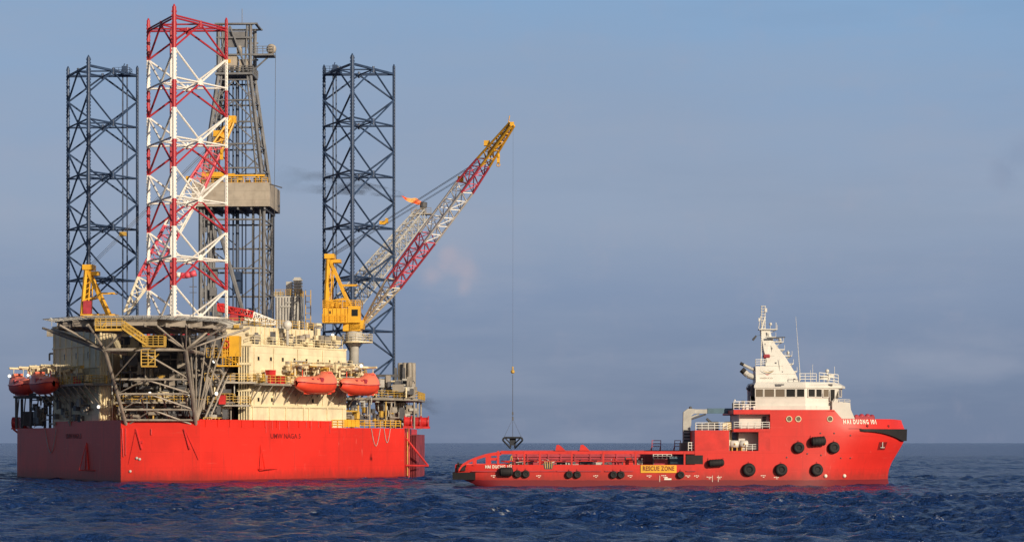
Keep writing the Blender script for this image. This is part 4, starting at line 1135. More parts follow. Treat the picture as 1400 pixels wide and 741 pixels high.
spots = [(RS(20.2, 3.3, 13.85), math.atan2(dR.y, dR.x), 'orange enclosed lifeboat on the sunlit side, the left one beside the red lockers'),
         (RS(29.9, 3.3, 13.85), math.atan2(dR.y, dR.x), 'orange enclosed lifeboat under the yellow crane pedestal, nearest the stern platform'),
         (LS(22.3, 3.2, 13.9), math.atan2(dL.y, dL.x), 'shaded red lifeboat on the dark side, the inner one close to the deckhouse'),
         (LS(32.0, 3.2, 13.9), math.atan2(dL.y, dL.x), 'shaded red lifeboat at the outer left edge of the rig')]
for i, (p, a, lab) in enumerate(spots):
    o = lb if i == 0 else copy_tree(lb)
    o.location = RIG.M @ p; o.rotation_euler = (0,0,a+RIG.rz); o['label'] = lab

# ---- loose things on the rig
def locker(p, d, ang, mat, label, name='storage_locker', cat='locker', fr=RIG):
    t = Thing(name, label, cat, fr, p); x, y, z = p; mb = MB(); mb.box((x, y, z+d[2]*.46), (d[0], d[1], d[2]*.92), ang); t.part('body', mb, mat)
    mb = MB(); mb.box((x, y, z+d[2]*.96), (d[0]*1.08, d[1]*1.08, d[2]*.08), ang); t.part('lid', mb, mat); return t
aR = math.atan2(dR.y, dR.x)
locker(RS(13.0, 1.1, 13.86), (1.3,.8,1.9), aR, M_REDP, 'tall red locker on the lifeboat walkway by the cream wall')
locker(RS(14.7, 1.3, 13.86), (1.4,.8,1.15), aR, M_REDP, 'low red locker beside the tall one on the lifeboat walkway')
q = G(304, 553, 293.5); locker((q.x, q.y, 10.82), (.9,.7,1.25), 0, M_REDP, 'small red locker on the lower bow walkway')
locker(LS(14.5, 1.0, 13.86), (1.1,.7,1.0), 0, M_REDP, 'dim red locker on the shaded lifeboat platform')
q0_, q1_ = G(304, 499, 291.5), G(327, 459, 291.5)
yc = Thing('access_cage', 'bright yellow caged lift box beside the helideck truss', 'lift cage', RIG, (q0_.x, q0_.y, q0_.z))
mb = MB(); x0, x1, y0 = q0_.x, q1_.x, q0_.y; zm = G(0, 487, 291.5).z
mb.b2((x0+.95, y0-.1, zm), (x1, y0+2.0, q1_.z)); mb.b2((x0, y0+.5, zm), (x0+.95, y0+2.0, q1_.z-.2)); yc.part('box', mb, M_YEL)
mb = MB(); mb.rail([(x0, y0, q0_.z), (x1, y0-.1, q0_.z)], 1.2, .5, .05, 4); mb.b2((x0-.8, y0-.1, q0_.z-.2), (x1, y0+2, q0_.z)); mb.tube((x0, y0, zm), (x1, y0-.15, q0_.z+.2), .06)
for k in range(4): mb.tube((x0+.05+k*.33, y0, zm), (x0+.05+k*.33, y0, q1_.z), .06)
for k in range(6): mb.tube((x0, y0, zm+.2+k*.5), (x0+1, y0, zm+.2+k*.5), .05)
yc.part('cage', mb, M_YEL)
mb = MB(); mb.torus((x0+.45, y0-.08, q1_.z-1.2), .5, .09, n=14, m=5); yc.part('hose_reel', mb, M_REDP)
wk = G(296, 490, 291); mb = MB(); mb.b2((wk.x-1.4, wk.y, q0_.z+1.0), (x0, wk.y+1.6, q0_.z+1.2)); mb.rail([(wk.x-1.4, wk.y, q0_.z+1.2), (x0, wk.y, q0_.z+1.2)], 1.1, .6, .05); yc.part('landing', mb, M_YRAIL)
q = G(393, 444.5, 304.5); t = Thing('radome', 'white round antenna dome on the cream upper deckhouse', 'antenna dome', RIG, (q.x, q.y, q.z-.6))
mb = MB(); mb.ball((q.x, q.y, q.z+.05), .66, 14); t.part('dome', mb, M_WHITE); mb = MB(); mb.tube((q.x, q.y, 19.5), (q.x, q.y, q.z-.4), .2, 8); mb.box((q.x, q.y, q.z-.55), (.8,.8,.12)); t.part('mount', mb, M_LGREY)
for k, (px, lab) in enumerate(((362, 'small white dome first along the yellow rail'), (369, 'small white dome in the middle of the yellow rail'))):
    q = G(px, 436, 312); mb = MB(); mb.lathe((q.x, q.y, 22.6), [(.1,-.4), (.12,0), (.75,.12), (.65,.4), (.3,.6), (.02,.66)], 12); solo('life_raft', mb, M_WHITE, RIG, (q.x, q.y, 22.2), lab+' beside the lattice jib', 'canister')
# windsock
wp = G(264, 430, 300.5); ws = Thing('windsock', 'red and white windsock on a thin pole above the helideck', 'windsock', RIG, (wp.x, wp.y, 21.7))
mb = MB(); ptop = G(264, 366, 300.5); mb.tube((wp.x, wp.y, 21.7), ptop, .07); mb.tube(G(259,392,300.5), G(269,392,300.5), .05); mb.tube(G(259,400,300.5), G(269,400,300.5), .04); ws.part('pole', mb, M_DGREY)
mb = MB(); mb.smooth = True
pts = [(268,373,.46,M_BOOMR), (260,375.5,.44,M_BOOMR), (253,377,.42,M_BOOMR), (247,376.5,.40,M_BOOMW), (241,375,.36,M_BOOMW)]
for a, b in zip(pts, pts[1:]): mb.use(a[3]); mb.tube(G(a[0],a[1],300.5), G(b[0],b[1],300.5), a[2], 10, b[2])
ws.part('sock', mb)

# ------------------------------------------------------------------ SUPPLY VESSEL
ves = Thing('supply_vessel', 'red offshore supply vessel with white wheelhouse and long low work deck', 'ship', VES)
HB = 7.0
XQ = V(690, 0).x; XP = V(1085, 0).x
def vz(py, y=-7): return V(0, py, y).z
STEM = sorted((vz(py, 0), V(px, 0, 0).x) for py, px in ((571,1231), (580,1234), (590,1238), (603,1236), (612,1231), (622,1225), (632,1219), (641,1215.5), (652,1213.5), (666,1216), (690,1216)))
STERN = sorted((vz(py, -3), V(px, 0, -6).x) for py, px in ((600,624), (645,622), (652,626), (657,640), (661,648), (668,662), (685,690)))
ZD = vz(635); ZB = vz(616); ZT = vz(560); ZF = vz(572.3)
def half(x_w, z, fore):
    if not fore: return HB*(1-.10*x_w**3)
    p = 1.75+1.5*min(1, max(0, (z+1)/8)); return HB*max(0, 1-x_w**p)
stations = []   # (mode, param, top)
for w in np.linspace(1, 0, 8): stations.append(('q', w, ZD))
for px in (720, 800, 880, 950): stations.append(('m', V(px,0).x, ZD))
for px in (950, 1000, 1053): stations.append(('m', V(px,0).x, ZB))
for px in (1053, 1070, 1085): stations.append(('m', V(px,0).x, ZT))
xt = interp(STEM, ZF)
def wof(px): return (V(px,0).x-XP)/(xt-XP)
for w in (.06, .14, .22, .30, wof(1141)): stations.append(('p', w, ZT))
for w in (wof(1152), .5, .56, .62, .68, .74, .79, .84, .88, .915, .945, .97, .988, 1.0): stations.append(('p', w, ZF+ (0 if w < .9 else -.1*(w-.9)/.1)))
NR = 24
def hull_pt(st, r, sgn):
    mode, prm, top = st; z = -1.6+(top+1.6)*(r/NR)
    if mode == 'q': xs = interp(STERN, z); x = XQ-prm*(XQ-xs); y = half(prm, z, False)
    elif mode == 'm': x = prm; y = HB
    else: xs = interp(STEM, z); x = XP+prm*(xs-XP); y = half(prm, z, True)
    return (x, y*sgn, z)
mb = MB(); mb.smooth = True
for sgn in (-1, 1):
    vs = [hull_pt(st, r, sgn) for st in stations for r in range(NR+1)]
    fs = []
    for i in range(len(stations)-1):
        for r in range(NR):
            if abs(stations[i][2]-stations[i+1][2]) > .01 and i+1 < len(stations) and stations[i][0] == 'm' and stations[i+1][0] == 'm' and stations[i][1] == stations[i+1][1]: continue
            f = (i*(NR+1)+r, (i+1)*(NR+1)+r, (i+1)*(NR+1)+r+1, i*(NR+1)+r+1); fs.append(f if sgn < 0 else f[::-1])
    mb.add(vs, fs)
mb.smooth = False
tr_ = [hull_pt(stations[0], r, -1) for r in range(NR+1)]+[hull_pt(stations[0], r, 1) for r in range(NR, -1, -1)]
mb.add(tr_, [tuple(range(len(tr_)))])
vhull = ves.part('hull', mb, M_VRED)
# decks
mb = MB(); zdk = ZD-.55
dk = [(V(630,0).x, -6.2), (XQ, -6.95), (V(1000,0).x, -6.95), (V(1000,0).x, 6.95), (XQ, 6.95), (V(630,0).x, 6.2)]
mb.prism(dk, zdk-.1, zdk); ves.part('work_deck', mb, M_GREY)
mb = MB(); zfc = ZF-.9
fd = [(V(1050,0).x, -6.9)]+[(XP+w*(interp(STEM, zfc)-XP), -half(w, zfc, True)*.985) for w in (.0, .3, .5, .65, .78, .88, .95)]
fd = fd+[(x, -y) for x, y in fd[::-1]]; mb.prism(fd, zfc-.1, zfc); ves.part('forecastle_deck', mb, M_VREDP)
# side plating with openings
mb = MB()
def side(px0, px1, py0, py1, y=-7.0, t=.25):
    a, b = V(px0, py0, y), V(px1, py1, y); mb.b2((a.x, y, a.z), (b.x, y+t, b.z))
for sg in (1, -1):
    def sd(px0, px1, py0, py1):
        a, b = V(px0, py0, -7), V(px1, py1, -7); y = -7.0*sg; mb.b2((a.x, y+.004*sg, a.z), (b.x, y+.25*sg, b.z))
    sd(950, 997, 588, 616); sd(1037, 1053, 590, 616); sd(1003, 1053, 586, 590.2); sd(1003, 1053, 559.8, 566)
sl = vz(616)
x0, x1 = V(950,0).x, V(1053,0).x
mb.b2((x0, -6.75, sl-.12), (x1, 6.75, sl-.02)); mb.b2((V(950,0).x, -6.7, vz(588)-.1), (V(997,0).x, 6.7, vz(588)-.01)); mb.b2((V(1003,0).x, -6.7, vz(590.2)), (V(1053,0).x, 6.7, vz(586)-.03)); mb.b2((V(1003,0).x, -6.7, vz(566)+.05), (V(1053,0).x, 6.7, vz(559.8)-.03))
mb.b2((x0-.01, -6.74, zdk), (x0+.15, 6.74, vz(588)-.12))
mb.b2((V(1053,0).x+.02, -6.9, sl), (V(1053,0).x+.12, 6.9, ZT-.05)); mb.b2((V(1053,0).x+.13, -6.88, ZT-.2), (V(1141,0).x, 6.88, ZT-.06))
sup = ves.part('side_plating', mb, M_VREDP)
# cream/white interior walls of the openings
mb = MB(); mb.b2((V(1010,0,-5).x, -4.9, sl), (V(1053,0,-5).x, 4.9, vz(590.2)-.04)); mb.b2((V(1010,0,-5).x, -5.6, vz(586)), (V(1053,0,-5).x, 5.6, vz(566)+.02))
mb.b2((V(997,0).x-.3, -6.7, sl), (V(997,0).x+.05, -6.2, vz(588)-.12))
dkh = ves.part('deckhouse', mb, M_WHITE)
mb = MB(); mb.b2((V(1044,0).x, -5.66, vz(586)), (V(1049,0).x, -5.595, vz(569))); ves.sub('door', mb, M_DGREY, dkh)
mb = MB(); mb.rail([V(1003.5,586,-6.9), V(1052,586,-6.9)], .85, .9, .05, 3); mb.rail([V(1020,616,-6.6), V(1037,616,-6.6)], .8, .7, .05, 3); mb.rail([V(951,588,-6.8), V(994,588,-6.8)], .95, .8, .055, 3); mb.rail([V(1003.5,586,-6.9), V(1003.5,586,6.9)], .85, 1.2, .05, 3)
mb.rail([V(941,616,-6.5), V(950,616,-6.5)], 1.05, .5, .06, 3)
ves.sub('railing', mb, M_WRAIL, dkh)
# bulwark and cargo rail along the work deck
mb = MB()
zr0, zr1 = vz(620.5), vz(616.4); za = ZD
for y in (-6.95, 6.95):
    sg = 1 if y < 0 else -1
    mb.b2((V(684,0).x, y, zr0), (V(952,0).x, y+.3*sg, zr1))
    curve = [V(627,641), V(632,634), V(640,629), V(650,625), V(662,621), V(674,618.8), V(685,618.2)]
    for a, b in zip(curve, curve[1:]):
        h = .36; mb.hexa([(a.x,y,a.z-h), (b.x,y,b.z-h), (b.x,y+.3*sg,b.z-h), (a.x,y+.3*sg,a.z-h), (a.x,y,a.z), (b.x,y,b.z), (b.x,y+.3*sg,b.z), (a.x,y+.3*sg,a.z)])
    for px in (680.5, 717, 738, 781.7, 825, 869, 936): 
        x = V(px,0).x; mb.b2((x-.11, y-.03*sg, za-.1), (x+.11, y+.32*sg, zr1-.004))
    for px, w, py in ((647.6, 3, 626), (667, 6, 620.5), (630, 3, 636)): x = V(px,0).x; mb.b2((x-w*.046, y+.002, za-.1), (x+w*.046, y+.25*sg, vz(py)))
    mb.b2((V(648,0).x, y+.003, vz(627.8)), (V(668,0).x, y+.2*sg, vz(625.3))) if False else None
    mb.b2((V(664,0).x, y+.05*sg, vz(629)), (V(681,0).x, y+.2*sg, vz(626.5)))
mb.tube(V(690,630,-5.4), V(865,630,-5.4), .06)
ves.part('bulwark', mb, M_VREDP)
mb = MB(); mb.b2((V(700,0).x, 6.2, zdk), (V(950,0).x, 6.45, zr1+.05))     # far cargo rail plating
for px in (708, 722, 741, 752, 770, 790, 812, 829, 850, 872, 890): x = V(px,0).x; mb.b2((x-.08, 5.9, zdk), (x+.08, 6.2, zr0+.2))
for py, t_ in ((623.5, .16), (628, .08), (631.5, .1)): mb.b2((V(700,0).x, 5.98, vz(py)-t_), (V(948,0).x, 6.2, vz(py)+t_))
ves.part('cargo_rail', mb, M_MAROON)  # dark red puts shade into the colour of this inner wall
rq = random.Random(77); mq = MB()
for _ in range(46):
    mq.use(rq.choice([M_DGREY, M_MAROON, M_VREDP, M_DGREY, M_LGREY, M_BLACK])); px = rq.uniform(690, 870); y_ = rq.uniform(-5.5, 3); h = rq.uniform(.25, .95)
    mq.box((V(px,0,y_).x, y_, zdk+h/2), (rq.uniform(.2, 1.3), rq.uniform(.3, .9), h))
for _ in range(40):
    mq.use(rq.choice([M_MAROON, M_VREDP, M_LGREY, M_DGREY, M_WRAIL])); px = rq.uniform(690, 870); y_ = rq.uniform(-5.8, 0); p = Vector((V(px,0,y_).x, y_, zdk+rq.uniform(.1, .9)))
    mq.tube(p, p+Vector((rq.uniform(-1.4, 1.4), 0, rq.uniform(-.3, .6))), rq.choice((.04, .06, .09)), 5)
ves.part('deck_fittings', mq)
mb = MB()   # rubbing strakes
for a, b in ((660,735), (761,822), (827,866), (938,951)): mb.b2((V(a,0).x, -7.16, vz(644.4)), (V(b,0).x, -7.0, vz(643.2)))
mb.b2((V(645,0).x, -7.14, vz(644.4)), (V(760,0).x, -6.9, vz(643.4)))
ves.part('rubbing_strake', mb, M_MAROON)
mb = MB(); a = V(622,0,-6).x
mb.prism([(a-.3,-6.4), (V(650,0).x,-7.12), (V(650,0).x,-6.6), (a+.4,-6), (a+.4,6), (V(650,0).x,6.6), (V(650,0).x,7.12), (a-.3,6.4)], vz(655.5), vz(645.5)); ves.part('stern_fender', mb, M_BLACK)
for px in (766, 799):
    mb = MB(); x = V(px,0,6).x; mb.prism_y([(x-.65, zr1), (x+.7, zr1), (x+.15, zr1+.55), (x-.2, zr1+.8), (x-.5, zr1+.75)], 5.8, 6.5); ves.part('rail_wedge', mb, M_VREDP)
# writing
text_mesh('name_lettering', 'HAI DUONG 101', 1, M_TXTW, vhull, basis(V(663.5, 640, -7.03), (1,0,0), (0,0,1)), .015, fit=(3.3, .42), bold=.03, spacing=1.15)
mb = MB(); a, b = V(876,646,-7.1), V(925,635.5,-7.1); mb.b2((a.x, -7.10, a.z), (b.x, -6.95, b.z)); sg_ = ves.part('rescue_sign', mb, M_YEL, 'yellow RESCUE ZONE panel')
text_mesh('sign_lettering', 'RESCUE ZONE', 1, M_TXTD, sg_, basis(V(879,643.2,-7.115), (1,0,0), (0,0,1)), .012, fit=(3.95, .58), bold=.025, spacing=1.12)
# bow name follows the flared bulwark: one letter at a time merged to one mesh
def bow_xy(w, z): xs = interp(STEM, z); return XP+w*(xs-XP), -half(w, z, True)
def bow_text(txt, px0, px1, py0, py1):
    zb_, zt_ = vz(py1), vz(py0); W_ = 0
    ws_ = [.45 if c in 'I1 ' else 1 for c in txt]; tot = sum(ws_); acc = 0; parts = []
    for c, wd in zip(txt, ws_):
        if c != ' ':
            pxa = px0+(px1-px0)*acc/tot; xa = V(pxa, 0, -5).x; wpar = (xa-XP)/(interp(STEM, zb_)-XP)
            x, y = bow_xy(wpar, zb_); x2, y2 = bow_xy(wpar, zt_); x3, y3 = bow_xy(wpar+.02, zb_)
            ex = Vector((x3-x, y3-y, 0)).normalized(); ey = Vector((x2-x, y2-y, zt_-zb_)).normalized(); n = ex.cross(ey)
            ww_ = (px1-px0)/tot*wd*.0925*(.78 if c not in 'I1' else .55)
            text_mesh('name_letter', c, 1, M_TXTW, vhull, basis(Vector((x, y, zb_))+n*.04, ex, ey), .02, fit=(ww_, (zt_-zb_)), bold=.035)
        acc += wd
bow_text('HAI DUONG 101', 1150.5, 1200, 573.0, 579.4)
# marks on the side
mb = MB()
rr = random.Random(9)
for px, py in ((675,650), (737,650), (815,650), (862,650), (888,650), (908,650), (941,650), (953,650), (970,652), (984,652), (1044,650), (1062,652), (1171,649)):
    for k in range(3):
        a = V(px-3+k*2.4, py+rr.uniform(-.3,.3), -7.02)
        if px < 1150: mb.box((a.x, -7.02, a.z), (.16, .03, .09))
    if px < 1150: a = V(px, py+2, -7.02); mb.box((a.x, -7.02, a.z), (.2, .03, .07))
for px in (902, 974, 982): a = V(px, 654, -7.02); mb.box((a.x, -7.02, a.z), (.05, .03, .8))
a = V(913, 654.6, -7.02); mb.box((a.x, -7.02, a.z), (.9, .03, .2)); mb.box((a.x-.2, -7.02, a.z+.2), (.35,.03,.15))
ves.sub('draught_marks', mb, M_TXTW, vhull)
def side_pt(px, py, off=0.0):
    z = vz(py); x = V(px,0,-6.5).x
    if x <= XP: return Vector((x, -HB-off, z)), Vector((0,-1,0))
    w = (x-XP)/(interp(STEM, z)-XP); e = .01
    X_, Y_ = bow_xy(w, z); X2, Y2 = bow_xy(w+e, z); t = Vector((X2-X_, Y2-Y_, 0)).normalized(); n = Vector((t.y, -t.x, 0))
    return Vector((X_, Y_, z))+n*off, n
mb = MB()
for px, py in ((1128.5,650.5), (1156,650.5)):
    p, n = side_pt(px, py, .03); mb.ball(p, .24, 8)
ves.sub('thruster_mark', mb, M_TXTW, vhull)
for px in (1078, 1090.5, 1134):
    p, n = side_pt(px, 572.6, .0); mb = MB(); mb.torus((p.x, p.y-.04, p.z), .34, .07, n=14, m=5); po = ves.part('porthole', mb, M_CREAMP)
    mb = MB(); mb.lathe((p.x, p.y-.03, p.z), [(.3,0), (.3,.06)], 14, 'y'); ves.sub('pane', mb, M_GLASSB, po)
mb = MB()
for px, py in ((1163,595), (1121,592), (1103,620), (1150,626), (1164,626), (1122,622), (1075,625), (1140,592)):
    p, n = side_pt(px, py, 0); mb.ball(p, .11, 6)
ves.sub('discharge_outlet', mb, M_DGREY, vhull)
# bow fender: a band wrapped round the bow
mb = MB(); mb.smooth = True; rows_ = []
zt_ = vz(586.5, 0); zb_ = vz(602.5, 0)
for sgn in (-1, 1):
    prev = None
    ws_ = np.linspace(wof(1174), 1.0, 22); vs = []
    for i, w in enumerate(ws_):
        f_ = min(1, i/14); h0 = zt_-.0; lo = zt_-(.30+(zt_-zb_-.30)*min(1, i/19)**2.2)
        for (z, o) in ((h0, .02), (h0, .34*min(1,i/2+.2)), (lo, .34*min(1,i/2+.2)), (lo, .02)):
            X_, Y_ = bow_xy(w, z); X2, Y2 = bow_xy(min(1, w+.01), z); X1, Y1 = bow_xy(w-.01, z)
            t = Vector((X2-X1, Y2-Y1, 0)).normalized(); n = Vector((t.y,-t.x,0))
            if w > .995: n = Vector((1,0,0))
            p = Vector((X_,Y_,z))+n*o; vs.append((p.x, p.y*(-sgn), p.z))
    fs = []
    for i in range(len(ws_)-1):
        for j in range(4): f = (i*4+j, (i+1)*4+j, (i+1)*4+(j+1)%4, i*4+(j+1)%4); fs.append(f)
    mb.smooth = False; mb.add(vs, fs+[(0,1,2,3)])
ves.part('bow_fender', mb, M_BLACK)
p, n = side_pt(1211, 609, .02)
mb = MB(); cs_ = [side_pt(a, b, o)[0] for o in (-.05, .035) for a, b in ((1204.5,615), (1216,615), (1219.5,604), (1206.5,604))]; mb.hexa(cs_); pk = ves.part('anchor_pocket', mb, M_TXTD)
mb = MB(); q = p+n*.12; mb.tube(q+Vector((0,0,.35)), q+Vector((0,0,-.25)), .07); mb.tube(q+Vector((-.25,0,-.25)), q+Vector((.25,0,-.25)), .07); mb.ball(q+Vector((0,0,.38)), .1, 6); ves.sub('anchor', mb, M_LGREY, pk)
mb = MB()
for px, py in ((1187.5,582), (1221,582)): p, n = side_pt(px, py, .01); mb.ball(p, .17, 8)
for px in range(1162, 1180, 3): p, n = side_pt(px, 585.6, .02); mb.box(p, (.3,.05,.08), math.atan2(n.y, n.x)+math.pi/2)
ves.sub('fairlead_and_shadow_bar', mb, M_TXTD, vhull)
# hose station notch
mb = MB(); a, b = V(742.5,641,-7.03), V(757,633,-7.03); mb.hexa([(a.x+.2,-7.04,a.z), (b.x-.2,-7.04,a.z), (b.x-.2,-6.7,a.z), (a.x+.2,-6.7,a.z), (a.x,-7.04,b.z), (b.x,-7.04,b.z), (b.x,-6.7,b.z), (a.x,-6.7,b.z)])
hs = ves.part('hose_station', mb, M_DGREY); mb = MB()
for k in range(4): mb.tube((a.x+.3+k*.25, -7.1, a.z+.1), (a.x+.2+k*.3, -7.08, b.z+.25), .05)
ves.sub('hose', mb, M_YRAIL, hs)

# wheelhouse
y1_, y2_ = -4.7, -2.7
def wh_poly(grow=0, fx=0):
    return [(V(1033,0,-5).x-grow, -4.6-grow), (V(1101,0,-5).x, -5.0-grow), (V(1141,0,-3).x+grow+fx, -2.9-grow*.6), (V(1146,0,0).x+grow+fx, 0), (V(1141,0,-3).x+grow+fx, 2.9+grow*.6), (V(1101,0,-5).x, 5.0+grow), (V(1033,0,-5).x-grow, 4.6+grow)]
zw0, zw1, zw2, zw3 = vz(560.2,-5), vz(543,-5), vz(530,-5), vz(522,-5)
mb = MB(); mb.prism(wh_poly(0), zw0, zw1)
lo_, hi_ = wh_poly(0), wh_poly(.02, .55); n = 7
mb.add([(x,y,zw1) for x,y in lo_]+[(x,y,zw2) for x,y in hi_], [(k,(k+1)%n,n+(k+1)%n,n+k) for k in range(n)]+[tuple(range(n,2*n))])
wh = ves.part('wheelhouse', mb, M_WHITE)
mb = MB(); ro = wh_poly(.14, .75); rt = wh_poly(-.1, .2)
mb.add([(x,y,zw2) for x,y in ro]+[(x,y,zw2+.28) for x,y in ro]+[(x,y,zw3) for x,y in rt], [tuple(range(n-1,-1,-1))]+[(k,(k+1)%n,n+(k+1)%n,n+k) for k in range(n)]+[(n+k,n+(k+1)%n,2*n+(k+1)%n,2*n+k) for k in range(n)]+[tuple(range(2*n,3*n))])
ves.sub('roof', mb, M_WHITE, wh)
mb = MB(); mb.prism(wh_poly(.25), zw0+.01, zw0+.55); 
mb.prism_y([(V(1138,0,-4).x, vz(548,-4)), (V(1138,0,-4).x, vz(572,-4)), (V(1169,0,-4).x, vz(572,-4)), (V(1163.5,0,-4).x, vz(560,-4)), (V(1162.5,0,-4).x, vz(550,-4))], -3.9, 3.9)
mb.rail([V(1140,549,-4), V(1162,550,-4)], .35, .8, .04, 2)
ves.sub('bridge_front', mb, M_WHITE, wh)
def wseg(px0, px1, py0, py1, ya, yb, pa, pb, tall=False, pane=M_GLASS, lean=0.0):
    ua, ub = (px0-pa)/(pb-pa), (px1-pa)/(pb-pa)
    A_ = Vector((V(pa,0,ya).x, ya, 0)); B_ = Vector((V(pb,0,yb).x, yb, 0))
    c0, c1 = A_.lerp(B_, ua), A_.lerp(B_, ub); ex = (c1-c0); w = ex.length; ex.normalize(); n = Vector((ex.y,-ex.x,0))
    za_, zb2 = vz(py1,-5), vz(py0,-5); c = (c0+c1)/2; c.z = (za_+zb2)/2
    c = c+n*(.02+lean)
    fo, info = window_on(ves, wh, c, ex, w, zb2-za_, pane, M_WHITE, n); pane_into(ves, fo, info)
for k, (a, b) in enumerate(((1033.2,1043), (1045.2,1058.2), (1060.2,1072.8), (1075,1087), (1089.5,1099.5))): wseg(a, b, 531.8, 542.2, -4.6, -5.0, 1033, 1101, pane=M_GLASSB if k < 3 else M_GLASS)
for a, b, t_, pm, ln in ((1104.5,1113.2,542,M_GLASS,.06), (1114.8,1122.3,542,M_GLASS,.10), (1124.5,1131.5,542,M_GLASSB,.16), (1133.5,1139.5,547,M_GLASS,.2)): wseg(a, b, 531.8, t_, -5.0, -2.9, 1101, 1141, pane=pm, lean=ln)
for s_ in (-1, 1):
    c = Vector((V(1144,0,-1.5).x+.42, 1.45*s_, (zw1+zw2)/2)); fo, info = window_on(ves, wh, c, (.5*.0+ (V(1146,0,0).x-V(1141,0,-3).x)*(1 if s_<0 else -1), 2.9, 0) , 2.3, .85, M_GLASSB, M_WHITE, (1, -.2*s_*-1 if s_<0 else .2, 0)); pane_into(ves, fo, info)
mb = MB(); mb.b2((V(1060,0,-5).x, -4.95, vz(528.3,-5)), (V(1072,0,-5).x, -4.6, vz(524.8,-5))); mb.b2((V(1132,0,-3).x, -3.75, vz(527.5,-3)), (V(1137,0,-3).x, -3.4, vz(525,-3))); ves.sub('roof_vent', mb, M_DGREY, wh)
mb = MB(); mb.box((V(1029,0,-3).x, -2.5, vz(536,-3)), (.7, 3, 1.9)); mb.tube(V(1022,533,-3), V(1030,527,-3), .25); mb.box(V(1027,548,-3), (.5,2,1.2)); ves.sub('aft_window', mb, M_DGREY, wh)
# rail aft of wheelhouse + small gear
mb = MB(); mb.rail([V(1003,559.6,-6.5), V(1033,559.6,-5.6)], 1.0, .7, .05, 3); mb.rail([V(1093,521.8,-3.5), V(1116,521.8,-3.5)], 1.05, .7, .05, 3); mb.rail([V(1120,522,-2.5), V(1146,525,-1.5)], 1.2, .7, .05, 3)
for dx in (0, 1.4): mb.box(V(1016+dx*4,556,-5.5), (.35,.4,.7))
ves.sub('railing', mb, M_WRAIL, wh)
mb = MB(); mb.use(M_DGREY); mb.box(V(1007,554.5,-5.5), (1.05,.9,.7)); mb.box(V(1016,550,-5), (.4,.4,.5)); mb.tube(V(1016,549,-5), V(1017,560,-5), .07); mb.use(M_WRAIL); mb.ball(V(1004.5,547,-5.5), .12, 6); mb.tube(V(1004.5,548,-5.5), V(1004.5,553,-5.5), .04); ves.sub('deck_gear', mb, None, wh)
mb = MB(); mb.ball(V(1131,507,-1.5), .25, 8); mb.tube(V(1131,509,-1.5), V(1131,522,-1.5), .09); mb.box(V(1128,516,-1.5), (1.2,.9,.5)); mb.tube(V(1141,501,-1.5), V(1141,524,-1.5), .03); mb.tube(V(1111,498,-1), V(1111,522,-1), .025); mb.tube(V(1108,506,-1), V(1108,522,-1), .025); mb.box(V(1136,514,-1.5), (.7,.6,.5)); ves.sub('roof_antenna', mb, M_WHITE, wh)
mb = MB(); mb.tube(V(1094.5,521,-2), V(1088,433,-2), .05, 5, .02); ves.part('whip_antenna', mb, M_WHITE)
# mast tower
prof = [(1033.3,522.2), (1033.3,500.5), (1047,500), (1049,493), (1045,478), (1041.3,451), (1054,450), (1056.5,461), (1061,470), (1067,478), (1074,487), (1081,499), (1087,509), (1093,522.2)]
mb = MB(); P0 = [(V(x,0,-1.6).x, vz(y,-1.6)) for x, y in prof]; nn_ = len(P0)
def thick(z): t = min(1, max(0, (z-P0[0][1])/(6.6))); return 1.75-1.25*t
vs = [(x,-thick(z),z) for x,z in P0]+[(x,thick(z),z) for x,z in P0]
mb.add(vs, [tuple(range(nn_)), tuple(range(2*nn_-1,nn_-1,-1))]+[(k,nn_+k,nn_+(k+1)%nn_,(k+1)%nn_) for k in range(nn_)])
mast = ves.part('mast', mb, M_WHITE)
mb = MB()
def vp(px, py, y=-.2): return V(px, py, y)
for a, b, y_ in ((1037,1062,450.5), (1048,1070.5,467.5), (1060,1072,478), (1063,1082,486.5), (1074,1084,497.5), (1080,1089,508), (1047,1060,461)): 
    p, q = vp(a,y_), vp(b,y_); mb.b2((p.x,-.8,p.z-.06), (q.x,.6,p.z+.06))
    mb.tube((q.x,-.75,p.z), (q.x,-.75,p.z+.6), .03); mb.tube((q.x-.9,-.75,p.z), (q.x-.9,-.75,p.z+.5), .03)
    mb.tube(q, vp((a+b)/2-4, y_+8), .05)
for px, py, r in ((1053.5,443,.2), (1066.3,464.5,.24), (1077.5,482.5,.22)): mb.ball(vp(px,py), r, 8)
mb.tube(vp(1077.5,489), vp(1077.5,479), .05); mb.tube(vp(1061,441), vp(1061,451), .05)
ves.sub('radar_platform', mb, M_WHITE, mast)
mb = MB()
for dx, dy in ((-.22,-.22), (.22,-.22), (.22,.22), (-.22,.22)): c = vp(1043.5,450,0); mb.tube((c.x+dx,dy,c.z), (c.x+dx,dy,vz(418,0)), .045)
for k in range(9): z = vz(449-k*3.8,0); c = vp(1043.5,0,0).x; mb.box((c,0,z), (.62,.55,.07))
mb.tube(vp(1037,449), vp(1040,432), .05); mb.tube(vp(1041,450), vp(1045.5,434), .12); mb.box(vp(1047,424), (.3,.3,.5)); mb.box(vp(1038,437), (.2,.2,.4)); mb.tube(vp(1050,463), vp(1042,500,-.9), .04); mb.tube(vp(1041,451,-.6), vp(1040.5,500,-.9), .06)
for k in range(20): mb.tube(vp(1040.6,452+k*2.4,-.8), vp(1042.2,452+k*2.4,-.8), .04)
ves.sub('light_mast', mb, M_WHITE, mast)
mb = MB(); mb.tube(vp(1049,462,-1.2), vp(1073.5,461,-1.2), .07); mb.box(vp(1057,462,-1.2), (1.6,.15,.2)); ves.sub('radar_scanner', mb, M_DGREY, mast)
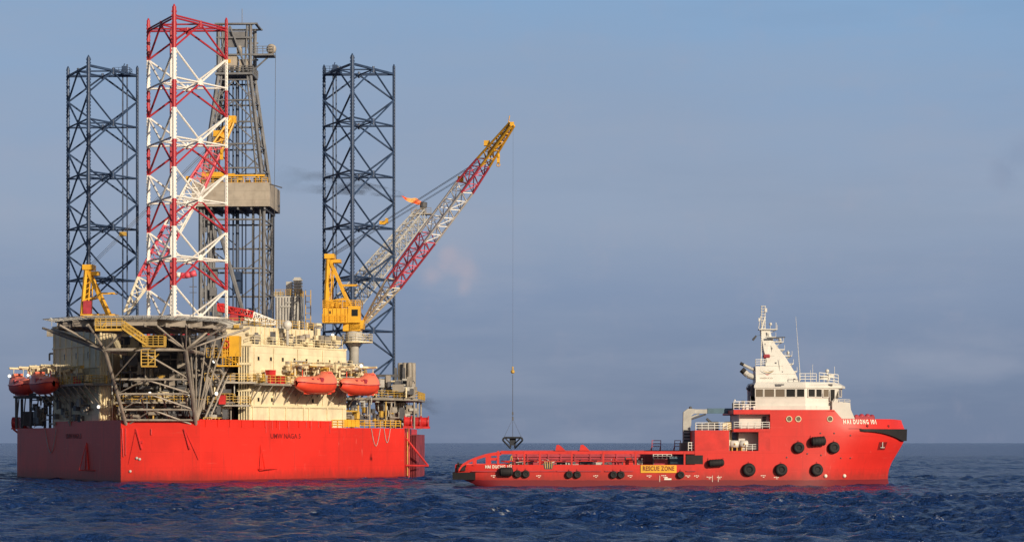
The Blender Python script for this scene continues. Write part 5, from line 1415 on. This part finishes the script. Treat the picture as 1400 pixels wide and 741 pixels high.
mb = MB(); c = vp(1048,487,-1.0); mb.lathe((c.x-.5,c.y,c.z), [(.05,0), (.28,.15), (.28,.85), (.05,1.0)], 10, 'x'); ves.sub('horn', mb, M_MAROON, mast)
mb = MB(); mb.rail([vp(1033,500.5,-1.6), vp(1047,500,-1.4)], .85, .6, .045, 3); mb.rail([vp(1033,500.5,1.6), vp(1033,500.5,-1.6)], .85, .6, .045, 3); ves.sub('railing', mb, M_WRAIL, mast)
# swoosh emblem and lettering on the mast base
mb = MB(); ye = -1.80
def arc(cx, cy, w, h, t0, mat, k=10):
    mb.use(mat); up_ = []; dn = []
    for i in range(k+1):
        u = i/k; x = cx-w/2+w*u; y = cy+h*(1-(2*u-1)**2); th_ = t0*(1-(2*u-1)**2)**.8+.05; up_.append((x, y-th_/2)); dn.append((x, y+th_/2))
    for i in range(k):
        q = [up_[i], up_[i+1], dn[i+1], dn[i]]; mb.add([(V(x,0,ye).x, -thick(vz(y,-1.6))-.012, vz(y,ye)) for x, y in q], [(3,2,1,0)])
arc(1049, 506.3, 19.5, 4.3, 1.1, M_DGREY); arc(1051, 505.8, 15.5, 3.2, .8, M_YRAIL); arc(1054, 505.4, 9, 1.8, .6, M_DGREY); arc(1049.5, 511.2, 5.5, .9, 1.0, M_REDP)
em = ves.sub('emblem', mb, None, mast)
text_mesh('emblem_lettering', 'HADUCO', 1, M_TAN, mast, basis(Vector((V(1039.5,0,ye).x, -thick(vz(517.5,-1.6))-.02, vz(517.8,ye))), (1,0,0), (0,0,1)), .01, fit=(1.6, .2))
mb = MB()
def mbox(px, py, w, h):
    z = vz(py,-1.6); mb.box((V(px,0,-1.6).x, -thick(z)-.01, z), (w*.0925, .06, h*.0925))
for a in ((1049.5,458,1.6,8), (1056,476,2.2,1.6), (1061,496,2.4,2), (1086,518,2.6,1.6), (1070,508,1.4,1.4), (1047,470,1.2,2)): mbox(*a)
ves.sub('mast_opening', mb, M_DGREY, mast)
mb = MB()
for a in ((1058,500.2,26,.35), (1053,486,14,.35), (1063,511,52,.3), (1050,472,10,.3), (1066,505,.35,30), (1056,480,.3,16)): mbox(*a)
ves.sub('panel_seam', mb, M_LGREY, mast)
# exhausts
for a, b, c_, r in (((1032,516), (1022,512.5), (1014,505), .38), ((1032,506), (1021,501), (1012,496.3), .2)):
    mb = MB(); mb.use(M_LGREY); mb.tube(vp(*a,-.9), vp(*b,-.9), r, 10); mb.tube(vp(*b,-.9), vp((b[0]+c_[0])/2,(b[1]+c_[1])/2,-.9), r, 10); mb.use(M_BLACK); mb.tube(vp((b[0]+c_[0])/2,(b[1]+c_[1])/2,-.9), vp(*c_,-.9), r*1.03, 10); ves.part('exhaust_pipe', mb)
mb = MB(); mb.tube(vp(1034,459,-.4), vp(1029,465,-.4), .12, 5, .16); mb.tube(vp(1041,458,-.4), vp(1034,459,-.4), .02, 4); ves.part('flag', mb, M_DGREY)
# stack equipment on the forward deck and red house top
mb = MB(); c = V(995,583,-4); mb.lathe((c.x, c.y, sl), [(.55,0), (.55,vz(578)-sl), (.4,vz(578)-sl+.2)], 14); mb.box(V(991,584,-5), (.6,.6,1.0)); ves.part('vent_trunk', mb, M_CREAMP)
mb = MB(); mb.box(V(968,583.5,-3), (2.6,1.6,.8)); mb.tube(V(955,586,-3), V(972,578.5,-3), .3); mb.tube(V(966,572,-3), V(975,580,-3), .16); mb.box(V(977,581,-3), (.9,1,.9)); ves.part('deck_winch', mb, M_DGREY)
mb = MB(); 
for px, py in ((1171,571), (1178,570), (1186,570), (1192,571)): mb.ball(V(px, py-.4, -1), .4, 6)
mb.box(V(1181,572,-1), (2.4,1.6,.6)); ves.part('windlass', mb, M_MAROON)
mb = MB()
for px in (891, 903, 922, 930): 
    mb.tube(V(px,618,5), V(px+ .5,601.5,5), .05); mb.tube(V(px-2,618,5), V(px,610,5), .05)
for a, b in ((891,903), (922,930)):
    for y_ in (602, 606, 610): mb.tube(V(a,y_,5), V(b,y_,5), .045)
ves.part('deck_gate', mb, M_MAROON)
mb = MB()
for a in (884,): mb.rail([V(893,626,-5), V(918,626,-5)], .5, .6, .06, 2)
ves.part('hose_rack', mb, M_WRAIL)
mb = MB(); mb.b2((V(938,0).x, -7.05, vz(634)), (V(961,0).x, -6.7, vz(622))); ves.part('freeing_port', mb, M_BLACK)

# things standing on the work deck, seen through the rail
def cargo(px0, px1, py0, py1, y, mat, name, label, cat, kind=0):
    a, b = V(px0, py1, y), V(px1, py0, y); t = Thing(name, label, cat, VES, ((a.x+b.x)/2, y, zdk))
    mb = MB()
    if kind == 0:
        mb.b2((a.x, y-.7, zdk), (b.x, y+.7, b.z)); t.part('body', mb, mat); mb = MB()
        for x in (a.x, b.x):
            for yy in (y-.7, y+.7): mb.tube((x, yy, zdk), (x, yy, b.z+.05), .06)
        mb.b2((a.x-.04, y-.74, b.z), (b.x+.04, y+.74, b.z+.06)); t.part('frame', mb, M_DGREY)
    elif kind == 1:
        L = b.x-a.x; rr = (b.z-zdk)*.42; mb.lathe((a.x, y, zdk+rr+.15), [(rr,0), (rr,.08), (rr*.5,.1), (rr*.5,L-.1), (rr,L-.08), (rr,L)], 14, 'x'); t.part('drum', mb, mat); mb = MB(); mb.b2((a.x-.1, y-.5, zdk), (b.x+.1, y+.5, zdk+.18)); mb.b2((a.x-.14, y-.3, zdk), (a.x-.02, y+.3, zdk+rr*2)); t.part('frame', mb, M_VREDP)
    else:
        for k in range(4): mb.tube((a.x, y-.3+k*.2, zdk+.12+.13*(k%2)), (b.x, y-.3+k*.2, zdk+.12+.13*(k%2)), .07)
        mb.tube((a.x, y, zdk), (a.x+.5, y, b.z), .06); mb.tube((a.x+.5, y, b.z), (b.x, y, zdk+.2), .06); t.part('pipes', mb, mat); mb = MB(); mb.box(((a.x+b.x)/2, y, zdk+.05), (.2, 1.0, .1)); t.part('cradle', mb, M_DGREY)
cargo(915, 934, 624, 636, -3.5, M_BLUE, 'cargo_container', 'steel blue container on the work deck behind the rescue sign', 'container')
cargo(893, 913, 627, 636, -3.2, M_MAROON, 'cargo_container', 'dark red box on the work deck left of the blue container', 'container')
cargo(871, 878, 625, 636, -3.5, M_LGREY, 'hose_reel', 'pale hose reel on the work deck beside the last rail post', 'reel', 1)
cargo(694, 702, 622, 636, -3.5, M_YRAIL, 'pipe_bundle', 'yellowish pipes stacked at the stern end of the work deck', 'pipes', 2)
cargo(708, 715, 624, 636, -3.5, M_LGREY, 'hose_reel', 'grey reel near the stern on the work deck under the hanging basket', 'reel', 1)
cargo(724, 735, 625, 636, -3.5, M_DGREY, 'winch', 'dark winch on the work deck between two close rail posts', 'winch', 1)
cargo(793, 811, 626, 636, -3.5, M_DGREY, 'winch', 'long dark winch amidships on the work deck below the red rail wedge', 'winch', 1)
cargo(834, 848, 625, 636, -3.3, M_VREDP, 'pipe_bundle', 'red pipes lying amidships on the work deck', 'pipes', 2)
cargo(855, 864, 625, 636, -3.3, M_VREDP, 'cargo_box', 'red box on the work deck left of the pale reel', 'box')
# white life raft canisters and tanks in the side opening
for k, (px, lab) in enumerate(((1004, 'white life raft canister in the side opening, the aft one'), (1017, 'white life raft canister in the side opening, the forward one'))):
    p = V(px, 606, -6.1); t = Thing('life_raft', lab, 'life raft', VES, (p.x, -6.1, sl), 'life raft canisters in the side opening')
    mb = MB(); mb.smooth = True; mb.lathe((p.x-.55, -6.1, sl+.85), [(.2,0), (.46,.08), (.48,.5), (.46,1.02), (.2,1.1)], 14, 'x'); t.part('canister', mb, M_WHITE)
    mb = MB(); mb.box((p.x-.3, -6.1, sl+.2), (.12,.8,.4)); mb.box((p.x+.3, -6.1, sl+.2), (.12,.8,.4)); mb.tube((p.x,-6.62,sl+.75), (p.x,-6.62,sl+.95), .1); t.part('cradle', mb, M_YRAIL)
# stern roller gear
mb = MB(); p = V(631, 637, -6.5); mb.lathe((p.x-.3, -6.6, p.z+.1), [(.25,0), (.25,.9)], 10, 'x'); mb.box((p.x, -6.5, p.z-.3), (1.0,.8,.5)); mb.tube((p.x-.5,-6.5,p.z-.3), (p.x-.4,-6.5,p.z+.5), .12); ves.part('mooring_roller', mb, M_BLACK)

# vessel deck crane
dc = Thing('deck_crane', 'grey knuckle boom crane on the supply vessel with its arm resting forward', 'crane', VES, V(939, 616, 1))
yv = 0.5
def vc(px, py): return V(px, py, yv)
mb = MB(); mb.use(M_GREY); a = vc(940, 616); mb.b2((a.x-1.0, yv-.9, sl), (a.x+1.2, yv+.9, vc(0,605).z)); mb.use(M_LGREY); mb.b2((vc(933.5,0).x, yv-.55, vc(0,605).z), (vc(943.5,0).x, yv+.55, vc(0,582).z))
mb.use(M_DGREY)
for k in range(4): mb.b2((vc(934.5,0).x, yv-.62, vc(0,603-k*4.5).z), (vc(943,0).x, yv-.54, vc(0,601-k*4.5).z))
dc.part('column', mb)
mb = MB(); mb.prism_y([(vc(933.5,0).x,vc(0,582).z), (vc(944.5,0).x,vc(0,582).z), (vc(945,0).x,vc(0,568).z), (vc(950,0).x,vc(0,564.5).z), (vc(950,0).x,vc(0,559).z), (vc(940,0).x,vc(0,558.5).z), (vc(934,0).x,vc(0,563).z)], yv-.5, yv+.5); mb.tube(vc(941,572), vc(956,566), .12); dc.part('slewing_head', mb, M_LGREY)
mb = MB(); mb.use(M_LGREY); mb.b2((vc(946,0).x, yv-.3, vc(0,565).z), (vc(967,0).x, yv+.3, vc(0,559.3).z)); mb.use(M_BLUE); mb.b2((vc(967,0).x, yv-.36, vc(0,565).z), (vc(1003,0).x, yv+.36, vc(0,558).z)); mb.use(M_DGREY); mb.tube(vc(999,565), vc(999,590), .06); mb.tube(vc(945,573), vc(965,566), .1); mb.ball(vc(944,557.5), .22, 6); dc.part('boom', mb)

# fenders hanging on the hull
def tyre(px, py, d, label):
    p, n = side_pt(px, py, .28); t = Thing('tyre_fender', label, 'fender', VES, p, 'black rubber fenders on the vessel side')
    r = d*.0925/2; mb = MB(); vs0 = len(mb.v); mb.torus((0,0,0), r*.66, r*.36, 'y', 22, 9)
    ang = math.atan2(n.y, n.x)+math.pi/2; R_ = Matrix.Rotation(ang, 3, 'Z'); mb.v = [tuple(R_ @ Vector(v)+p) for v in mb.v]; t.part('tyre', mb, M_BLACK)
    mb = MB(); mb.lathe((0,0,0), [(r*.3,-r*.2), (r*.5,-r*.14), (r*.5,.12)], 12, 'y'); mb.v = [tuple(R_ @ Vector(v)+p) for v in mb.v]; t.part('hub', mb, M_BLACK)
    mb = MB(); mb.tube(p+Vector((0,0,r*.9)), p+n*-.2+Vector((0,0,r*.9+.28)), .03); t.part('chain', mb, M_MAROON)
def roll(px, py, w, h, label, tilt=0.0):
    p, n = side_pt(px, py, .42); t = Thing('roller_fender', label, 'fender', VES, p, 'black rubber fenders on the vessel side')
    L = w*.0925; r = h*.0925/2; mb = MB(); mb.smooth = True
    mb.lathe((-L/2,0,0), [(r*.45,0), (r*.85,.1), (r,.3), (r*1.02,L/2), (r,L-.3), (r*.85,L-.1), (r*.45,L)], 14, 'x'); mb.smooth = False
    for k in range(5): mb.lathe((-L/2+.3+k*(L-.6)/4-.06,0,0), [(r*1.06,0), (r*1.06,.12)], 14, 'x')
    ang = math.atan2(n.y, n.x)+math.pi/2; R_ = (Matrix.Rotation(ang, 3, 'Z') @ Matrix.Rotation(-tilt, 3, 'Y')); mb.v = [tuple(R_ @ Vector(v)+p) for v in mb.v]; t.part('cylinder', mb, M_BLACK)
    mb = MB()
    for s_ in (-1, 1): mb.tube(p+R_ @ Vector((s_*L*.45,0,0)), p+Vector((s_*L*.47,.35,r+.15)), .03)
    t.part('chain', mb, M_MAROON)
roll(692, 644.5, 19, 12, 'large black roller fender below the stern name')
tyre(707.6, 647.6, 10.5, 'black tyre fender just right of the stern roller, left of its pair')
tyre(718.8, 647.6, 10.5, 'black tyre fender right of its pair beside the stern roller')
tyre(778, 648.5, 10, 'black tyre fender below the aft red wedges, left of its pair')
tyre(789, 648.5, 10, 'black tyre fender below the aft red wedges, right of its pair')
tyre(838.3, 648.6, 10, 'black tyre fender left of the rescue sign, left of its pair')
tyre(848.6, 648.6, 10, 'black tyre fender left of the rescue sign, right of its pair')
tyre(930, 648.8, 10, 'single black tyre fender under the right end of the rescue sign')
roll(978, 632.5, 22, 10, 'black roller fender below the square red house', .06)
tyre(1023, 641.8, 18, 'large tyre fender low on the hull, aft of the row of three')
tyre(1067, 641.8, 17, 'large tyre fender low on the hull, middle of the row of three')
tyre(1115.7, 641.8, 17, 'large tyre fender low on the hull, forward of the row of three')
tyre(1090.8, 611.6, 15.5, 'tyre fender high on the hull, aft of the slanted roller')
roll(1117, 603, 21, 12.5, 'slanted roller fender high on the hull between two tyres', .07)
tyre(1139, 611.6, 16, 'tyre fender high on the hull, forward of the slanted roller toward the bow')

# ------------------------------------------------------------------ hanging load (world frame)
WLD = Frame((0,0,0), 0)
DT = 289.0
bt = RIG.M @ bB
def wp_(px, py): return W(px, py, DT)
ld = Thing('cargo_grab', 'dark steel personnel basket hanging on slings from the crane above the vessel stern', 'lifting basket', WLD, wp_(701, 612))
c0 = wp_(701, 0).x
mb = MB(); y = DT
ztop, zbot = wp_(0,598).z, wp_(0,612.5).z
for yy in (-1.15, 1.15):
    mb.tube((c0-1.2,y+yy,ztop), (c0+1.2,y+yy,ztop), .13); mb.tube((c0-1.35,y+yy,ztop-.35), (c0-.3,y+yy*.3,zbot), .13); mb.tube((c0+1.35,y+yy,ztop-.35), (c0+.3,y+yy*.3,zbot), .13)
    mb.tube((c0-1.35,y+yy,ztop-.35), (c0-1.2,y+yy,ztop), .13); mb.tube((c0+1.35,y+yy,ztop-.35), (c0+1.2,y+yy,ztop), .13)
    mb.tube((c0-1.1,y+yy,ztop), (c0-.3,y+yy*.6,ztop-.8), .1); mb.tube((c0+1.1,y+yy,ztop), (c0+.3,y+yy*.6,ztop-.8), .1)
for x in (-1.25, 1.25): mb.tube((c0+x,y-1.15,ztop-.1), (c0+x,y+1.15,ztop-.1), .12)
mb.box((c0, y, ztop-.55), (.85,1.2,1.0)); mb.box((c0,y,ztop-.02), (2.4,1.4,.14))
for x in (-.35,.35): mb.tube((c0+x,y-.6,ztop), (c0+x*.8,y-.3,zbot+.1), .11)
ld.part('frame', mb, paint('grab_steel', (.02,.024,.035), .6, .2, .05))
mb = MB(); ap = Vector((c0, y, wp_(0,572).z))
for sx in (-1.2, 1.2):
    for sy in (-1.1, 1.1): mb.tube((c0+sx,y+sy,ztop), ap, .014, 4)
mb.tube(ap, (c0,y,ztop), .03, 4); ld.part('sling', mb, M_DGREY)
mb = MB(); mb.box(ap+Vector((0,0,.0)), (.22,.22,.5)); mb.box(ap+Vector((0,0,.7)), (.2,.2,.4)); mb.tube(ap, (c0,y,wp_(0,512).z), .035, 4); ld.part('shackle', mb, M_DGREY)
mb = MB(); zb = wp_(0,508).z; mb.ball((c0,y,zb), .28, 8); mb.tube((c0,y,zb+.2), (c0,y,zb+.7), .12); ld.part('headache_ball', mb, M_YRAIL)
mb = MB(); mb.tube((c0,y,zb+.5), (bt.x+.15,y,bt.z-.2), .011, 4); ld.part('rope', mb, M_DGREY)

# ------------------------------------------------------------------ world, sun, camera
w = bpy.data.worlds.new('World'); S.world = w; w.use_nodes = True; nt = w.node_tree
bg = nt.nodes['Background']
sky = N(nt, 'ShaderNodeTexSky'); sky.sky_type = 'NISHITA'; sky.sun_disc = False
sky.sun_elevation = rad(SUN_EL); sky.sun_rotation = rad(180-SUN_AZ); sky.air_density = 1.0; sky.dust_density = 1.4; sky.ozone_density = 2.0
tc = N(nt, 'ShaderNodeTexCoord').outputs['Generated']
sp = N(nt, 'ShaderNodeSeparateXYZ'); nt.links.new(tc, sp.inputs[0]); ez = sp.outputs[2]
# hazy cloud veil, thick near the horizon
cr_ = N(nt, 'ShaderNodeValToRGB'); el = cr_.color_ramp
while len(el.elements) > 1: el.elements.remove(el.elements[-1])
SKYC = [(0.0, (.172,.224,.340)), (.02, (.172,.230,.352)), (.07, (.225,.300,.455)), (.105, (.305,.380,.520)), (.15, (.285,.392,.570)), (.205, (.255,.432,.680)), (.34, (.09,.18,.34)), (1.0, (.035,.08,.18))]
el.elements[0].position = 0; el.elements[0].color = (*SKYC[0][1], 1)
for p, c in SKYC[1:]: e = el.elements.new(p); e.color = (*c, 1)
nt.links.new(ez, cr_.inputs[0])
mp = N(nt, 'ShaderNodeMapping'); mp.inputs['Scale'].default_value = (1, 1, 3.2); nt.links.new(tc, mp.inputs['Vector'])
n1 = noise(nt, 3.2, mp.outputs[0], 5, .5); n2 = noise(nt, 7.5, mp.outputs[0], 5, .55)
veil = mix_c(nt, math_n(nt, 'MULTIPLY', ramp(nt, n1, .42, .68), .34), cr_.outputs[0], (.31,.365,.48))
veil = mix_c(nt, math_n(nt, 'MULTIPLY', ramp(nt, n2, .50, .72), .30), veil, (.365,.40,.505))
mp2 = N(nt, 'ShaderNodeMapping'); mp2.inputs['Scale'].default_value = (2.6, 1, 17); mp2.inputs['Rotation'].default_value = (0, rad(7), 0); nt.links.new(tc, mp2.inputs['Vector'])
n6 = noise(nt, 1.6, mp2.outputs[0], 6, .58)
veil = mix_c(nt, math_n(nt, 'MULTIPLY', ramp(nt, n6, .46, .72), .26), veil, (.36,.41,.52))
veil = mix_c(nt, math_n(nt, 'MULTIPLY', math_n(nt, 'SUBTRACT', 1.0, ramp(nt, n6, .30, .50)), .10), veil, (.155,.215,.345))
# pinkish puff of cloud: a few lobes broken up by noise
n3 = noise(nt, 60, tc, 6, .62)
lobes = None
for lx, ly, lr in ((626,352,30), (638,374,24), (604,364,26), (588,380,18), (634,394,14), (612,346,16)):
    pd = W(lx, ly, 1000)-Vector((0,0,CAMH)); pd.normalize()
    vs_ = N(nt, 'ShaderNodeVectorMath', operation='SUBTRACT'); nt.links.new(tc, vs_.inputs[0]); vs_.inputs[1].default_value = pd
    ln = N(nt, 'ShaderNodeVectorMath', operation='LENGTH'); nt.links.new(vs_.outputs[0], ln.inputs[0])
    q = math_n(nt, 'MAXIMUM', math_n(nt, 'SUBTRACT', 1.0, math_n(nt, 'DIVIDE', ln.outputs['Value'], lr/F)), 0.0)
    lobes = q if lobes is None else math_n(nt, 'ADD', lobes, q)
puff = math_n(nt, 'MULTIPLY', ramp(nt, math_n(nt, 'ADD', lobes, math_n(nt, 'MULTIPLY_ADD', n3, 1.6, -.85)), -.1, 1.5), .58)
veil = mix_c(nt, puff, veil, (.45,.405,.48))
for lx, ly, lr in ((1395,214,42), (1372,240,30)):
    pd = W(lx, ly, 1000)-Vector((0,0,CAMH)); pd.normalize()
    vs_ = N(nt, 'ShaderNodeVectorMath', operation='SUBTRACT'); nt.links.new(tc, vs_.inputs[0]); vs_.inputs[1].default_value = pd
    ln = N(nt, 'ShaderNodeVectorMath', operation='LENGTH'); nt.links.new(vs_.outputs[0], ln.inputs[0])
    q = math_n(nt, 'SUBTRACT', 1.0, math_n(nt, 'DIVIDE', ln.outputs['Value'], lr/F))
    veil = mix_c(nt, math_n(nt, 'MULTIPLY', ramp(nt, math_n(nt, 'ADD', q, math_n(nt, 'MULTIPLY_ADD', n3, 1.6, -.85)),   .05, .9), .24), veil, (.21,.275,.42))
nish = mix_c(nt, 1.0, sky.outputs[0], (.056,.056,.060), 'MULTIPLY')
fac = N(nt, 'ShaderNodeMapRange'); nt.links.new(ez, fac.inputs[0]); fac.inputs[1].default_value = 0; fac.inputs[2].default_value = .7; fac.inputs[3].default_value = .96; fac.inputs[4].default_value = .5
bank = ramp(nt, sp.outputs[1], .15, .85)   # the haze bank lies over the open sea ahead, the sky behind is dimmed to lower the fill on shaded faces
colr = mix_c(nt, math_n(nt, 'MULTIPLY', fac.outputs[0], bank), nish, veil)
div = mix_c(nt, 1.0, colr, (1/.15,)*3, 'MULTIPLY')
nt.links.new(div, bg.inputs['Color']); bg.inputs['Strength'].default_value = .15

sun = bpy.data.lights.new('sun', 'SUN'); sun.energy = 4.4; sun.angle = rad(.6); sun.color = (1, .86, .66)
so = bpy.data.objects.new('sun', sun); COL.objects.link(so)
to_sun = Vector((math.sin(rad(SUN_AZ))*math.cos(rad(SUN_EL)), -math.cos(rad(SUN_AZ))*math.cos(rad(SUN_EL)), math.sin(rad(SUN_EL))))
so.rotation_euler = to_sun.to_track_quat('Z', 'Y').to_euler(); so.location = (0, -50, 80)

cam = bpy.data.cameras.new('camera'); cam.sensor_width = 36; cam.lens = F/1400*36; cam.shift_y = (HORIZ-370.5)/1400
cam.clip_start = 1; cam.clip_end = 100000
co_ = bpy.data.objects.new('camera', cam); COL.objects.link(co_); co_.location = (0,0,CAMH); co_.rotation_euler = (rad(90),0,0)
S.camera = co_
S.view_settings.view_transform = 'Standard'; S.view_settings.look = 'None'; S.view_settings.exposure = 0; S.view_settings.gamma = 1
S.cycles.volume_bounces = 0; S.cycles.max_bounces = 6
